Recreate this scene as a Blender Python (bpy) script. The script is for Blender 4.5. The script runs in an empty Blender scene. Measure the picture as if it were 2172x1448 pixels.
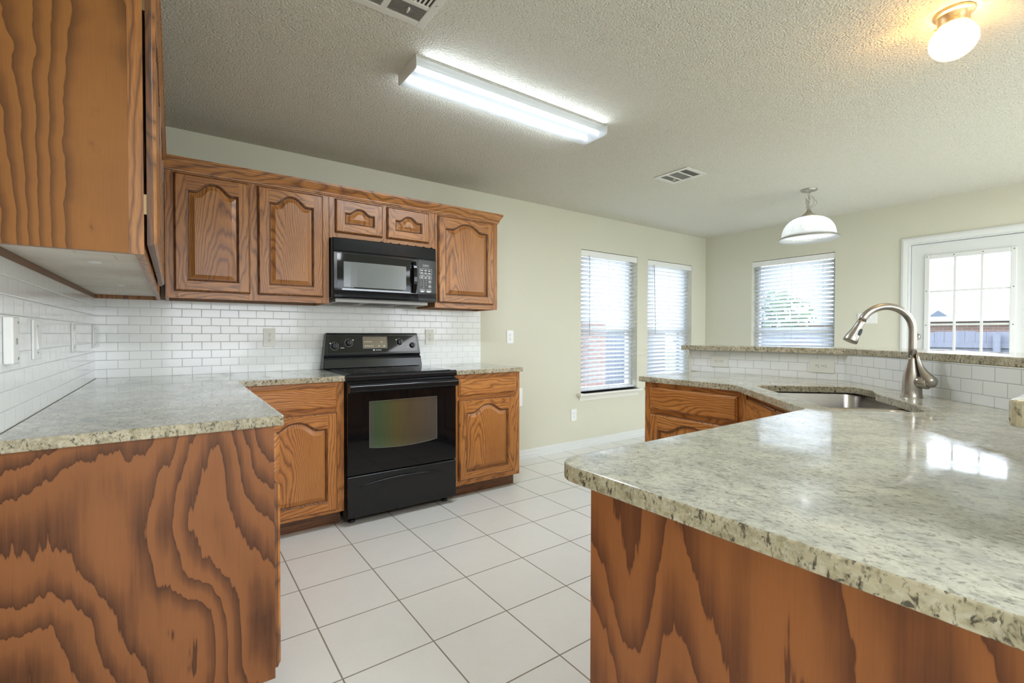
import bpy, bmesh, math, random
from mathutils import Vector, Matrix
random.seed(7)
SC = bpy.context.scene
COL = SC.collection
PI = math.pi
R = math.radians

# ------------------------------------------------------------------ camera
F_PX = 998.1256
cam_d = bpy.data.cameras.new('camera')
cam_d.sensor_fit = 'HORIZONTAL'; cam_d.sensor_width = 36.0
cam_d.lens = F_PX * 36.0 / 2172.0
cam_d.clip_start = 0.02; cam_d.clip_end = 200
cam = bpy.data.objects.new('camera', cam_d); COL.objects.link(cam)
yw, pt, rl = R(35.7416), R(-0.8950), R(0.0907)
r0 = Vector((math.cos(yw), -math.sin(yw), 0)); f0 = Vector((math.sin(yw), math.cos(yw), 0)); u0 = Vector((0, 0, 1))
fw = f0 * math.cos(pt) + u0 * math.sin(pt); up = u0 * math.cos(pt) - f0 * math.sin(pt)
rt = r0 * math.cos(rl) + up * math.sin(rl); up = up * math.cos(rl) - r0 * math.sin(rl)
mw = Matrix((rt, up, -fw)).transposed().to_4x4(); mw.translation = (0.3632, -3.5170, 1.1690)
cam.matrix_world = mw
SC.camera = cam

# ------------------------------------------------------------------ world, daylight, exposure
SC.view_settings.view_transform = 'Standard'
SC.view_settings.look = 'None'
SC.view_settings.gamma = 1.0
SC.view_settings.use_curve_mapping = False
SC.view_settings.exposure = 0.88
SC.cycles.use_denoising = True
SC.cycles.max_bounces = 10
SC.cycles.diffuse_bounces = 5
SC.cycles.glossy_bounces = 5
SC.cycles.transparent_max_bounces = 24
SC.cycles.caustics_reflective = False
SC.cycles.caustics_refractive = False
SC.cycles.sample_clamp_indirect = 6.0
world = bpy.data.worlds.new('sky'); SC.world = world
world.use_nodes = True
wn = world.node_tree
bg = wn.nodes['Background']
wtc = wn.nodes.new('ShaderNodeTexCoord'); wsep = wn.nodes.new('ShaderNodeSeparateXYZ')
wr = wn.nodes.new('ShaderNodeValToRGB')
wn.links.new(wtc.outputs['Generated'], wsep.inputs[0]); wn.links.new(wsep.outputs['Z'], wr.inputs[0])
wr.color_ramp.elements[0].position = 0.0; wr.color_ramp.elements[0].color = (0.90, 0.94, 1.0, 1)
wr.color_ramp.elements[1].position = 0.6; wr.color_ramp.elements[1].color = (0.72, 0.84, 1.0, 1)
wn.links.new(wr.outputs[0], bg.inputs[0])
bg.inputs[1].default_value = 3.9

CEIL = 2.4117
CT = 0.9161
XR = 6.0041

def area_light(name, loc, rot, sx, sy, power, color, portal=True):
    d = bpy.data.lights.new(name, 'AREA'); d.shape = 'RECTANGLE'; d.size = sx; d.size_y = sy
    d.energy = power; d.color = color
    o = bpy.data.objects.new(name, d); COL.objects.link(o); o.location = loc; o.rotation_euler = rot
    d.cycles.is_portal = portal
    return o
# portals for sky light through two rear-wall openings added for fill
area_light('rear_fill_portal', (1.35, -6.62, 1.25), (R(90), 0, 0), 2.1, 1.9, 1, (0.93, 0.96, 1.0))
area_light('rear_fill_portal', (5.075, -6.62, 1.25), (R(90), 0, 0), 1.55, 1.9, 1, (0.93, 0.96, 1.0))

def fill_light(name, loc, sx, sy, power, color):
    d = bpy.data.lights.new(name, 'AREA'); d.shape = 'RECTANGLE'; d.size = sx; d.size_y = sy; d.energy = power; d.color = color
    o = bpy.data.objects.new(name, d); COL.objects.link(o); o.location = loc; return o
# unseen fill lights added behind the camera to brighten cabinets and floor
fill_light('fill_light_right', (4.9, -5.1, 2.34), 1.7, 2.2, 66, (.93, .965, 1.0))
fill_light('fill_light_left', (.95, -4.7, 2.34), .7, .7, 20, (.93, .965, 1.0))

# ------------------------------------------------------------------ node helper
class NT:
    def __init__(s, name):
        s.m = bpy.data.materials.new(name); s.m.use_nodes = True
        s.t = s.m.node_tree; s.t.nodes.clear()
        s.out = s.t.nodes.new('ShaderNodeOutputMaterial')
    def n(s, typ, **kw):
        nd = s.t.nodes.new(typ)
        for k, v in kw.items():
            if k.startswith('i_'):
                key = k[2:]
                key = int(key) if key.isdigit() else key.replace('_', ' ')
                s.set(nd.inputs[key], v)
            else: setattr(nd, k, v)
        return nd
    def set(s, inp, v):
        if hasattr(v, 'is_linked') or isinstance(v, bpy.types.NodeSocket): s.t.links.new(v, inp)
        else: inp.default_value = v
    def math(s, op, a, b=0.0, c=0.0):
        nd = s.t.nodes.new('ShaderNodeMath'); nd.operation = op
        s.set(nd.inputs[0], a); s.set(nd.inputs[1], b); s.set(nd.inputs[2], c)
        return nd.outputs[0]
    def mix(s, f, a, b, blend='MIX'):
        nd = s.t.nodes.new('ShaderNodeMix'); nd.data_type = 'RGBA'; nd.blend_type = blend
        s.set(nd.inputs[0], f); s.set(nd.inputs[6], a); s.set(nd.inputs[7], b)
        return nd.outputs[2]
    def ramp(s, f, stops, interp='LINEAR'):
        nd = s.t.nodes.new('ShaderNodeValToRGB'); nd.color_ramp.interpolation = interp
        el = nd.color_ramp.elements
        while len(el) < len(stops): el.new(0.5)
        for e, (p, c) in zip(el, stops):
            e.position = p; e.color = (c[0], c[1], c[2], 1) if not isinstance(c, float) else (c, c, c, 1)
        s.set(nd.inputs[0], f)
        return nd.outputs[0]
    def coord(s, kind='Object', rnd=0.0):
        tc = s.t.nodes.new('ShaderNodeTexCoord'); o = tc.outputs[kind]
        if rnd:
            oi = s.t.nodes.new('ShaderNodeObjectInfo')
            v = s.n('ShaderNodeVectorMath', operation='SCALE'); v.inputs[0].default_value = (1.0, 0.37, 0.71)
            v.inputs[0].default_value = (1, .37, .71); s.t.links.new(s.math('MULTIPLY', oi.outputs['Random'], rnd), v.inputs['Scale'])
            a = s.n('ShaderNodeVectorMath', operation='ADD'); s.t.links.new(o, a.inputs[0]); s.t.links.new(v.outputs[0], a.inputs[1])
            o = a.outputs[0]
        return o
    def mapping(s, vec, scale=(1, 1, 1), loc=(0, 0, 0), rot=(0, 0, 0)):
        nd = s.t.nodes.new('ShaderNodeMapping'); s.t.links.new(vec, nd.inputs[0])
        nd.inputs['Scale'].default_value = scale; nd.inputs['Location'].default_value = loc; nd.inputs['Rotation'].default_value = rot
        return nd.outputs[0]
    def noise(s, vec, scale, detail=2.0, rough=0.5, dist=0.0):
        nd = s.n('ShaderNodeTexNoise'); s.t.links.new(vec, nd.inputs['Vector'])
        nd.inputs['Scale'].default_value = scale; nd.inputs['Detail'].default_value = detail
        nd.inputs['Roughness'].default_value = rough; nd.inputs['Distortion'].default_value = dist
        return nd.outputs['Fac']
    def xyz(s, vec):
        nd = s.t.nodes.new('ShaderNodeSeparateXYZ'); s.t.links.new(vec, nd.inputs[0]); return nd.outputs
    def comb(s, x, y, z):
        nd = s.t.nodes.new('ShaderNodeCombineXYZ')
        for i, v in enumerate((x, y, z)): s.set(nd.inputs[i], v)
        return nd.outputs[0]
    def bump(s, h, strength, dist):
        nd = s.t.nodes.new('ShaderNodeBump'); s.set(nd.inputs['Height'], h)
        nd.inputs['Strength'].default_value = strength; nd.inputs['Distance'].default_value = dist
        return nd.outputs[0]
    def bsdf(s, color=(.8, .8, .8), rough=.5, metal=0.0, normal=None, spec=None, coat=0.0, coat_r=0.1, **kw):
        nd = s.t.nodes.new('ShaderNodeBsdfPrincipled')
        c = (*color, 1) if isinstance(color, tuple) and len(color) == 3 else color
        s.set(nd.inputs['Base Color'], c); s.set(nd.inputs['Roughness'], rough); s.set(nd.inputs['Metallic'], metal)
        if normal is not None: s.t.links.new(normal, nd.inputs['Normal'])
        if spec is not None: s.set(nd.inputs['Specular IOR Level'], spec)
        nd.inputs['Coat Weight'].default_value = coat; nd.inputs['Coat Roughness'].default_value = coat_r
        for k, v in kw.items(): s.set(nd.inputs[k.replace('_', ' ')], v)
        s.t.links.new(nd.outputs[0], s.out.inputs[0])
        return nd

def plain(name, color, rough=.5, metal=0.0, **kw):
    n = NT(name); n.bsdf(color, rough, metal, **kw); return n.m

# ------------------------------------------------------------------ materials
def oak(name, kind, dark, mid, light, rough=.36):
    """kind 'v': grain along local z, 'h': along local x, 'c': cathedral arches about local x=0"""
    n = NT(name)
    co = n.coord('Object', 0.0)
    rnd = n.coord('Object', 23.0)
    x, y, z = n.xyz(co)
    X, Y, Z = n.xyz(rnd)
    a, b = (x, z) if kind != 'h' else (z, x)       # a across the grain, b along it
    A, B = (X, Z) if kind != 'h' else (Z, X)
    across = n.math('ADD', A, n.math('MULTIPLY', Y, 0.9))
    warp = n.noise(n.comb(n.math('MULTIPLY', across, 5.0), 0.0, n.math('MULTIPLY', B, 1.3)), 1.0, 2.0, .5)
    warp2 = n.noise(n.comb(n.math('MULTIPLY', across, 26.0), 3.0, n.math('MULTIPLY', B, 5.0)), 1.0, 2.0, .6)
    if kind == 'c':
        oi = n.n('ShaderNodeObjectInfo')
        xs = n.math('ADD', a, n.math('MULTIPLY', n.math('SUBTRACT', oi.outputs['Random'], .5), .26))
        v = n.math('ADD', n.math('MULTIPLY', n.math('MULTIPLY', xs, xs), 380.0), n.math('MULTIPLY', B, 6.0))
        v = n.math('ADD', v, n.math('MULTIPLY', warp, 12.0))
        v = n.math('ADD', v, n.math('MULTIPLY', warp2, 1.3))
    else:
        v = n.math('ADD', n.math('MULTIPLY', across, 44.0), n.math('MULTIPLY', warp, 15.0))
        v = n.math('ADD', v, n.math('MULTIPLY', warp2, 1.8))
    saw = n.math('FRACT', v)
    ring = n.ramp(saw, [(0.0, .0), (.10, .30), (.30, .80), (.70, 1.0), (1.0, .30)])
    pores = n.noise(n.comb(n.math('MULTIPLY', across, 420.0), 0.0, n.math('MULTIPLY', B, 14.0)), 1.0, 2.0, .6)
    por = n.ramp(pores, [(.40, .35), (.56, 1.0)])
    tone = n.noise(n.comb(n.math('MULTIPLY', across, 6.0), 7.0, n.math('MULTIPLY', B, 2.0)), 1.0, 2.0, .5)
    base = n.mix(n.ramp(tone, [(.3, 0.0), (.7, 1.0)]), (*mid, 1), (*light, 1))
    c = n.mix(ring, (*dark, 1), base)
    c = n.mix(n.math('MULTIPLY', n.math('SUBTRACT', 1.0, por), .45), c, (*dark, 1))
    bmp = n.bump(n.math('ADD', por, n.math('MULTIPLY', ring, .5)), .12, .0006)
    n.bsdf(c, rough, normal=bmp, coat=.12, coat_r=.2)
    return n.m

WD = (0.21, 0.070, 0.018); WM = (0.53, 0.200, 0.045); WL = (0.65, 0.280, 0.075)
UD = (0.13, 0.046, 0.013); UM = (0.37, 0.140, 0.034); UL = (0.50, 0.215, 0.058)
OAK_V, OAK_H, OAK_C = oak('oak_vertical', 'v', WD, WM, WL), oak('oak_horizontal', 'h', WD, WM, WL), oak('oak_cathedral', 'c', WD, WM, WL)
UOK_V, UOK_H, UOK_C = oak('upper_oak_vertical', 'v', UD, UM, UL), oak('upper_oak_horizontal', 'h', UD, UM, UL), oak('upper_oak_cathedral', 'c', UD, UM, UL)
UOK_E = oak('upper_oak_dark_edge', 'v', (.06, .022, .008), (.15, .058, .019), (.20, .082, .028), .45)  # darker oak for the door edges and panel grooves
OAK_E = oak('oak_dark_edge', 'v', (.09, .032, .010), (.24, .092, .026), (.30, .125, .038), .45)
OAK_D = oak('dark_oak_toe', 'h', (0.07, .026, .010), (.17, .066, .023), (.22, .09, .034), .5)

def plywood(name, dark, light, seed, sx=3.4, sz=1.35, bands=5.0, jag=.16, slope=1.6, freq=1.0, hflow=False):
    """rotary-cut veneer: broad flame bands with a ragged dark edge that fades upward"""
    n = NT(name)
    x, y, z = n.xyz(n.coord('Object'))
    base = n.noise(n.comb(n.math('MULTIPLY', x, sx), seed, n.math('MULTIPLY', z, sz)), 1.0, 1.2, .4)
    jx = n.noise(n.comb(n.math('MULTIPLY', x, 42.0), seed + 4, n.math('MULTIPLY', z, 2.2)), 1.0, 3.0, .62)
    v = n.math('ADD', n.math('MULTIPLY', base, bands * 1.9), n.math('MULTIPLY', z, slope))
    v = n.math('ADD', v, n.math('MULTIPLY', n.math('SUBTRACT', jx, .5), jag * 2.0))
    if hflow: v = n.math('ADD', v, n.math('MULTIPLY', x, 9.0))
    wig = n.noise(n.comb(n.math('MULTIPLY', x, 9.0), seed + 8, n.math('MULTIPLY', z, 11.0)), 1.0, 2.0, .5)
    v = n.math('ADD', v, n.math('MULTIPLY', n.math('SUBTRACT', wig, .5), .9 if hflow else .35))
    saw = n.math('FRACT', n.math('MULTIPLY', v, freq))
    fib = n.noise(n.comb(n.math('MULTIPLY', x, 330.0), 0.0, n.math('MULTIPLY', z, 9.0)), 1.0, 2.0, .6)
    blot = n.noise(n.comb(n.math('MULTIPLY', x, 5.0), seed, n.math('MULTIPLY', z, 4.0)), 1.0, 3.0, .6)
    t = n.ramp(saw, [(0.0, 0.0), (.05, .10), (.30, .45), (.55, .85), (.93, 1.0), (.975, .85), (1.0, .02)])
    t = n.math('ADD', t, n.math('MULTIPLY', n.math('SUBTRACT', fib, .5), .38))
    t = n.math('ADD', t, n.math('MULTIPLY', n.math('SUBTRACT', blot, .5), .42))
    c = n.mix(t, (*dark, 1), (*light, 1))
    nt = c.node; nt.clamp_factor = True
    n.bsdf(c, .48, normal=n.bump(fib, .08, .0004), spec=.35)
    return n.m
PLY_BASE = plywood('plywood_flame_base', (0.085, 0.028, 0.009), (0.285, 0.105, 0.033), 2.3, sx=3.0, sz=1.7, bands=7.5, jag=.42, slope=3.0)
PLY_NEAR = plywood('plywood_flame_near', (0.125, 0.036, 0.011), (0.35, 0.120, 0.034), 9.1, sx=4.4, sz=1.3, bands=6.0, jag=.36)
PLY_UP = plywood('plywood_straight_upper', (0.120, 0.044, 0.010), (0.31, 0.122, 0.027), 5.7, sx=3.4, sz=.45, bands=7.5, jag=.07, slope=.15, hflow=True)

def granite(name, cream, grey, dark, streak, fleck_amt):
    n = NT(name)
    co = n.coord('Object')
    m1 = n.mapping(co, scale=(1.0, .75, 1.0), rot=(0, 0, R(38)))
    m2 = n.mapping(co, scale=streak, rot=(0, R(18), R(38)))
    big = n.noise(m1, 16.0, 4.0, .6, .3)
    med = n.noise(m1, 70.0, 4.0, .65, .2)
    fl = n.noise(m2, 105.0, 3.0, .7, .5)
    fl2 = n.noise(m2, 210.0, 2.0, .6)
    c = n.mix(n.ramp(big, [(.32, 0.0), (.66, 1.0)]), (*cream, 1), (*grey, 1))
    c = n.mix(n.math('MULTIPLY', n.ramp(med, [(.5, 0.0), (.68, 1.0)]), .55), c, (*grey, 1), 'MULTIPLY')
    pale = n.ramp(n.noise(m1, 120.0, 2.0), [(.52, 0.0), (.7, 1.0)])
    c = n.mix(n.math('MULTIPLY', pale, .35), c, (.74, .735, .69, 1))
    f = n.math('MULTIPLY', n.ramp(fl, [(.55, 0.0), (.64, 1.0)]), fleck_amt)
    c = n.mix(f, c, (*dark, 1))
    f2 = n.math('MULTIPLY', n.ramp(fl2, [(.58, 0.0), (.68, 1.0)]), fleck_amt * .6)
    c = n.mix(f2, c, (*dark, 1))
    smear = n.noise(n.mapping(co, scale=(1, 1, 1)), 3.0, 3.0, .6, 1.5)
    rough = n.ramp(smear, [(.42, .045), (.66, .20)])
    n.bsdf(c, rough, spec=.55)
    return n.m
GR_TOP = granite('granite_top', (.62, .61, .52), (.39, .395, .35), (.13, .125, .11), (1.0, .70, 1.0), .62)
GR_EDGE = granite('granite_edge', (.58, .52, .385), (.37, .325, .225), (.055, .047, .035), (1.0, 1.0, .5), .9)

def subway(name, ax, tile=(.1007, .0507), x0=.0034, z0=.915, mortar_c=(.50, .52, .52)):
    n = NT(name)
    x, y, z = n.xyz(n.coord('Object'))
    u = n.math('SUBTRACT', x if ax == 'x' else y, x0 - 20 * tile[0]); v = n.math('SUBTRACT', z, z0 - 4 * tile[1])
    vec = n.comb(u, v, 0.0)
    def br(size, smooth):
        b = n.n('ShaderNodeTexBrick'); n.t.links.new(vec, b.inputs['Vector'])
        b.offset = .5; b.offset_frequency = 2; b.squash = 1.0
        b.inputs['Scale'].default_value = 1.0; b.inputs['Mortar Size'].default_value = size
        b.inputs['Mortar Smooth'].default_value = smooth; b.inputs['Bias'].default_value = 0
        b.inputs['Brick Width'].default_value = tile[0]; b.inputs['Row Height'].default_value = tile[1]
        b.inputs['Color1'].default_value = (.86, .88, .89, 1); b.inputs['Color2'].default_value = (.89, .905, .91, 1)
        b.inputs['Mortar'].default_value = (*mortar_c, 1)
        return b
    b = br(.0011, .2)
    edge = br(.0038, 1.0)
    rough = n.mix(b.outputs['Fac'], (.10, .10, .10, 1), (.8, .8, .8, 1))
    n.bsdf(b.outputs['Color'], rough, normal=n.bump(n.math('SUBTRACT', 1.0, edge.outputs['Fac']), .45, .0012))
    return n.m
TILE_X = subway('subway_tile_back', 'x')
TILE_Y = subway('subway_tile_left', 'y', mortar_c=(.62, .65, .66))  # lighter mortar paints in the glare on this wall's joints
TILE_BAR = subway('subway_tile_bar', 'x', mortar_c=(.40, .43, .45), x0=.02, z0=CT - .012)

def floor_mat():
    n = NT('floor_tile')
    x, y, z = n.xyz(n.coord('Object'))
    T = .3386
    vec = n.comb(n.math('SUBTRACT', x, .8201 - 20 * T), n.math('SUBTRACT', y, -.8878 - 30 * T), 0.0)
    b = n.n('ShaderNodeTexBrick'); n.t.links.new(vec, b.inputs['Vector']); b.offset = 0.0; b.squash = 1.0
    b.inputs['Scale'].default_value = 1.0; b.inputs['Mortar Size'].default_value = .0030; b.inputs['Mortar Smooth'].default_value = .15
    b.inputs['Brick Width'].default_value = T; b.inputs['Row Height'].default_value = T; b.inputs['Bias'].default_value = 0
    b.inputs['Color1'].default_value = (.85, .855, .84, 1); b.inputs['Color2'].default_value = (.88, .885, .87, 1)
    b.inputs['Mortar'].default_value = (.25, .225, .185, 1)
    co = n.coord('Object')
    mot = n.noise(co, 9.0, 5.0, .65)
    sp = n.noise(co, 60.0, 3.0, .6)
    d = n.math('ADD', n.math('MULTIPLY', n.ramp(mot, [(.3, 0.0), (.75, 1.0)]), .16), n.math('MULTIPLY', n.ramp(sp, [(.5, 0.0), (.8, 1.0)]), .12))
    c = n.mix(d, b.outputs['Color'], (.70, .68, .62, 1))
    dirt = n.noise(co, 23.0, 2.0, .5)
    c = n.mix(n.math('MULTIPLY', n.ramp(dirt, [(.77, 0.0), (.80, 1.0)]), .6), c, (.16, .13, .10, 1))
    rough = n.mix(b.outputs['Fac'], (.36, .36, .36, 1), (.9, .9, .9, 1))
    hgt = n.math('ADD', n.math('SUBTRACT', 1.0, b.outputs['Fac']), n.math('MULTIPLY', mot, .25))
    n.bsdf(c, rough, normal=n.bump(hgt, .35, .0015))
    return n.m
FLOOR = floor_mat()

def textured(name, color, scale, strength, dist, detail=3.0, rough=.75):
    n = NT(name); co = n.coord('Object')
    h = n.noise(co, scale, detail, .6)
    n.bsdf(color, rough, normal=n.bump(h, strength, dist)); return n.m
WALL = textured('wall_paint', (.66, .65, .545), 75.0, .22, .004)
def popcorn():
    n = NT('popcorn_ceiling'); co = n.coord('Object')
    v = n.n('ShaderNodeTexVoronoi', feature='SMOOTH_F1'); n.t.links.new(n.mapping(co), v.inputs['Vector']); v.inputs['Scale'].default_value = 120.0
    v.inputs['Randomness'].default_value = 1.0
    a = n.noise(co, 150.0, 3.0, .65)
    h = n.math('ADD', n.math('MULTIPLY', n.math('SUBTRACT', 1.0, v.outputs['Distance']), 1.0), n.math('MULTIPLY', a, .9))
    pit_shade = n.ramp(n.noise(co, 140.0, 2.0, .5), [(.60, 0.0), (.72, 1.0)])  # shade of the pits painted into the colour, apart from the bump
    c = n.mix(n.math('MULTIPLY', pit_shade, .5), (.72, .695, .61, 1), (.38, .345, .28, 1))
    n.bsdf(c, .95, normal=n.bump(h, 1.0, .0075)); return n.m
POP = popcorn()
WHITE = plain('white_trim_paint', (.72, .74, .74), .38)
WHITE_SILL = plain('white_sill_paint', (.80, .79, .73), .4)
PLATE = plain('white_plate_plastic', (.80, .80, .75), .35)
PLATE_W = plain('bright_white_plate_plastic', (.86, .87, .87), .35)
SLOT = plain('dark_slot', (.02, .02, .02), .5)
BLACK = plain('black_enamel', (.010, .011, .013), .14, spec=.4)
BLACK_GLOSS = plain('black_glass', (.006, .006, .007), .04, spec=.35)
BLACK_SOFT = plain('black_plastic', (.017, .019, .022), .30)
GAP_SHADE = plain('gap_shade', (.008, .007, .006), .8)  # near-black colour stands in for the shade inside cabinets and below the drawer
GREY_METAL = plain('grey_hood_metal', (.45, .45, .43), .45, .3)
PRINT = plain('white_print', (.62, .65, .66), .5)
PRINT_DIM = plain('dim_print', (.30, .33, .33), .5)
VENT_W = plain('vent_paint', (.72, .71, .66), .45)
FIX_W = plain('fixture_white_enamel', (.78, .79, .78), .35)
RAW = None
def rawpanel():
    n = NT('unfinished_cabinet_bottom'); co = n.coord('Object')
    f = n.noise(n.mapping(co, scale=(2, 30, 2)), 3.0, 3.0, .6); b = n.noise(co, 3.0, 3.0, .6)
    c = n.mix(n.ramp(b, [(.35, 0.0), (.7, 1.0)]), (.78, .73, .66, 1), (.60, .53, .45, 1))
    c = n.mix(n.math('MULTIPLY', n.ramp(f, [(.62, 0.0), (.8, 1.0)]), .5), c, (.25, .18, .13, 1))
    n.bsdf(c, .7); return n.m
RAW = rawpanel()
WORN = plain('worn_brown_edge', (.24, .135, .085), .6)
def brushed(name, color, rough, stretch=(1, 1, 60)):
    n = NT(name); co = n.coord('Object')
    f = n.noise(n.mapping(co, scale=stretch), 40.0, 2.0, .6)
    n.bsdf(color, n.math('ADD', n.math('MULTIPLY', f, .14), rough - .07), 1.0, normal=n.bump(f, .03, .0004)); return n.m
NICKEL = brushed('brushed_nickel', (.44, .405, .37), .30, (60, 60, 1))
STEEL = brushed('stainless_sink', (.42, .40, .375), .30, (1, 1, 60))
PEWTER = plain('pewter_lamp_metal', (.44, .42, .38), .28, 1.0)
BRASS = plain('satin_lamp_brass', (.72, .55, .33), .30, 1.0)
RUBBER = plain('grey_spray_button', (.03, .045, .06), .35)

def glass_mat(name, tint=(1, 1, 1), gloss=.07):
    n = NT(name)
    t = n.n('ShaderNodeBsdfTransparent'); t.inputs[0].default_value = (*tint, 1)
    g = n.n('ShaderNodeBsdfGlossy'); g.inputs['Roughness'].default_value = .02
    lw = n.n('ShaderNodeLayerWeight'); lw.inputs[0].default_value = .5
    fr = n.math('MULTIPLY_ADD', n.math('POWER', lw.outputs['Facing'], 4.0), .85, .035)
    m = n.n('ShaderNodeMixShader'); n.t.links.new(fr, m.inputs[0])
    n.t.links.new(t.outputs[0], m.inputs[1]); n.t.links.new(g.outputs[0], m.inputs[2]); n.t.links.new(m.outputs[0], n.out.inputs[0])
    return n.m
GLASS = glass_mat('window_glass', (.96, .98, 1.0))
def lampglass(name, col, transp, ribs):
    """pressed ribbed glass: part clear, part scattering, ribs along the meridians"""
    n = NT(name)
    x, y, z = n.xyz(n.coord('Object'))
    ang = n.math('ARCTAN2', y, x)
    rib = n.math('SINE', n.math('MULTIPLY', ang, ribs))
    h = n.math('MULTIPLY', n.math('ADD', rib, 1.0), .5)
    nb = n.bump(h, .35, .002)
    tr = n.n('ShaderNodeBsdfTransparent'); tr.inputs[0].default_value = (*col, 1)
    tl = n.n('ShaderNodeBsdfTranslucent'); tl.inputs[0].default_value = (*col, 1); n.t.links.new(nb, tl.inputs['Normal'])
    df = n.n('ShaderNodeBsdfDiffuse'); df.inputs[0].default_value = (*col, 1); n.t.links.new(nb, df.inputs['Normal'])
    gl = n.n('ShaderNodeBsdfGlossy'); gl.inputs['Roughness'].default_value = .08; n.t.links.new(nb, gl.inputs['Normal'])
    m1 = n.n('ShaderNodeMixShader'); m1.inputs[0].default_value = .5; n.t.links.new(tl.outputs[0], m1.inputs[1]); n.t.links.new(df.outputs[0], m1.inputs[2])
    m2 = n.n('ShaderNodeMixShader'); n.t.links.new(n.math('MULTIPLY_ADD', h, .16, transp - .08), m2.inputs[0])
    n.t.links.new(m1.outputs[0], m2.inputs[1]); n.t.links.new(tr.outputs[0], m2.inputs[2])
    m3 = n.n('ShaderNodeMixShader'); m3.inputs[0].default_value = .07; n.t.links.new(m2.outputs[0], m3.inputs[1]); n.t.links.new(gl.outputs[0], m3.inputs[2])
    n.t.links.new(m3.outputs[0], n.out.inputs[0])
    return n.m
SHADE_GLASS = lampglass('ribbed_shade_glass', (.95, .97, .98), .28, 72)
GLOBE_GLASS = lampglass('ribbed_globe_glass', (1.0, .95, .86), .38, 60)
def lens_mat():
    n = NT('prismatic_lens')
    tr = n.n('ShaderNodeBsdfTransparent'); tr.inputs[0].default_value = (.97, .985, 1, 1)
    tl = n.n('ShaderNodeBsdfTranslucent'); tl.inputs[0].default_value = (.93, .96, 1, 1)
    gl = n.n('ShaderNodeBsdfGlossy'); gl.inputs['Roughness'].default_value = .2
    m = n.n('ShaderNodeMixShader'); m.inputs[0].default_value = .66
    n.t.links.new(tl.outputs[0], m.inputs[1]); n.t.links.new(tr.outputs[0], m.inputs[2])
    m3 = n.n('ShaderNodeMixShader'); m3.inputs[0].default_value = .05; n.t.links.new(m.outputs[0], m3.inputs[1]); n.t.links.new(gl.outputs[0], m3.inputs[2])
    n.t.links.new(m3.outputs[0], n.out.inputs[0]); return n.m
LENS = lens_mat()
def emit(name, col, st):
    n = NT(name); e = n.n('ShaderNodeEmission'); e.inputs[0].default_value = (*col, 1); e.inputs[1].default_value = st
    n.t.links.new(e.outputs[0], n.out.inputs[0]); return n.m
TUBE_LIGHT = emit('fluorescent_tube_light', (.80, .91, 1.0), 1.35)
WARM_BULB = emit('warm_bulb_light', (1.0, .74, .40), 4.0)
WHITE_BULB = emit('white_bulb_light', (.95, .97, 1.0), 22.0)
def slat_mat():
    n = NT('blind_slat_vinyl')
    d = n.n('ShaderNodeBsdfDiffuse'); d.inputs[0].default_value = (.94, .95, .96, 1)
    t = n.n('ShaderNodeBsdfTranslucent'); t.inputs[0].default_value = (.93, .95, .98, 1)
    g = n.n('ShaderNodeBsdfGlossy'); g.inputs['Roughness'].default_value = .35
    m = n.n('ShaderNodeMixShader'); m.inputs[0].default_value = .42
    n.t.links.new(d.outputs[0], m.inputs[1]); n.t.links.new(t.outputs[0], m.inputs[2])
    m2 = n.n('ShaderNodeMixShader'); m2.inputs[0].default_value = .04
    n.t.links.new(m.outputs[0], m2.inputs[1]); n.t.links.new(g.outputs[0], m2.inputs[2])
    n.t.links.new(m2.outputs[0], n.out.inputs[0]); return n.m
SLAT = slat_mat()
CORD = plain('blind_cord', (.62, .65, .70), .6)
def oven_glass():
    n = NT('oven_window_sheen')
    x, y, z = n.xyz(n.coord('Object'))
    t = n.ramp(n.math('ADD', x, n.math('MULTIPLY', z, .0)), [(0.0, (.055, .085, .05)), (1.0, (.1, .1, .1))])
    r = n.ramp(n.math('MULTIPLY_ADD', x, 2.15, .5), [(0.0, (.13, .13, .11)), (.12, (.085, .15, .075)), (.38, (.16, .14, .055)), (.62, (.15, .115, .07)), (1.0, (.13, .115, .10))])  # green-to-brown reflection of the coated glass, painted as a colour ramp
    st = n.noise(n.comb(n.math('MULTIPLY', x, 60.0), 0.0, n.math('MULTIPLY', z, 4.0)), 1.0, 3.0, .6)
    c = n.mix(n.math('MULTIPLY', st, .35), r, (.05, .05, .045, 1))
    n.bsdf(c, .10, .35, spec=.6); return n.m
OVEN_GLASS = oven_glass()
def micro_glass():
    n = NT('microwave_pale_glass')
    n.bsdf((.17, .185, .185), .16, .2, spec=.4); return n.m  # pale grey base paints in the room's reflection on the window
MICRO_GLASS = micro_glass()
DISPLAY = plain('range_display_glass', (.17, .145, .10), .22, .2)
def brick(name, c1, c2, mo):
    n = NT(name); x, y, z = n.xyz(n.coord('Object'))
    b = n.n('ShaderNodeTexBrick'); n.t.links.new(n.comb(n.math('ADD', x, y), z, 0.0), b.inputs['Vector'])
    b.inputs['Scale'].default_value = 1.0; b.inputs['Brick Width'].default_value = .21; b.inputs['Row Height'].default_value = .075
    b.inputs['Mortar Size'].default_value = .006
    b.inputs['Color1'].default_value = (*c1, 1); b.inputs['Color2'].default_value = (*c2, 1); b.inputs['Mortar'].default_value = (*mo, 1)
    n.bsdf(b.outputs['Color'], .9); return n.m
BRICK = brick('exterior_brick', (.30, .19, .165), (.36, .24, .215), (.40, .37, .35))
def fence_mat():
    n = NT('weathered_fence_wood'); co = n.coord('Object')
    x, y, z = n.xyz(co)
    f = n.noise(n.mapping(co, scale=(14, 14, 1.0)), 1.0, 4.0, .65)
    c = n.mix(f, (.13, .135, .165, 1), (.24, .24, .285, 1)); n.bsdf(c, .9); return n.m
FENCE = fence_mat()
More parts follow.
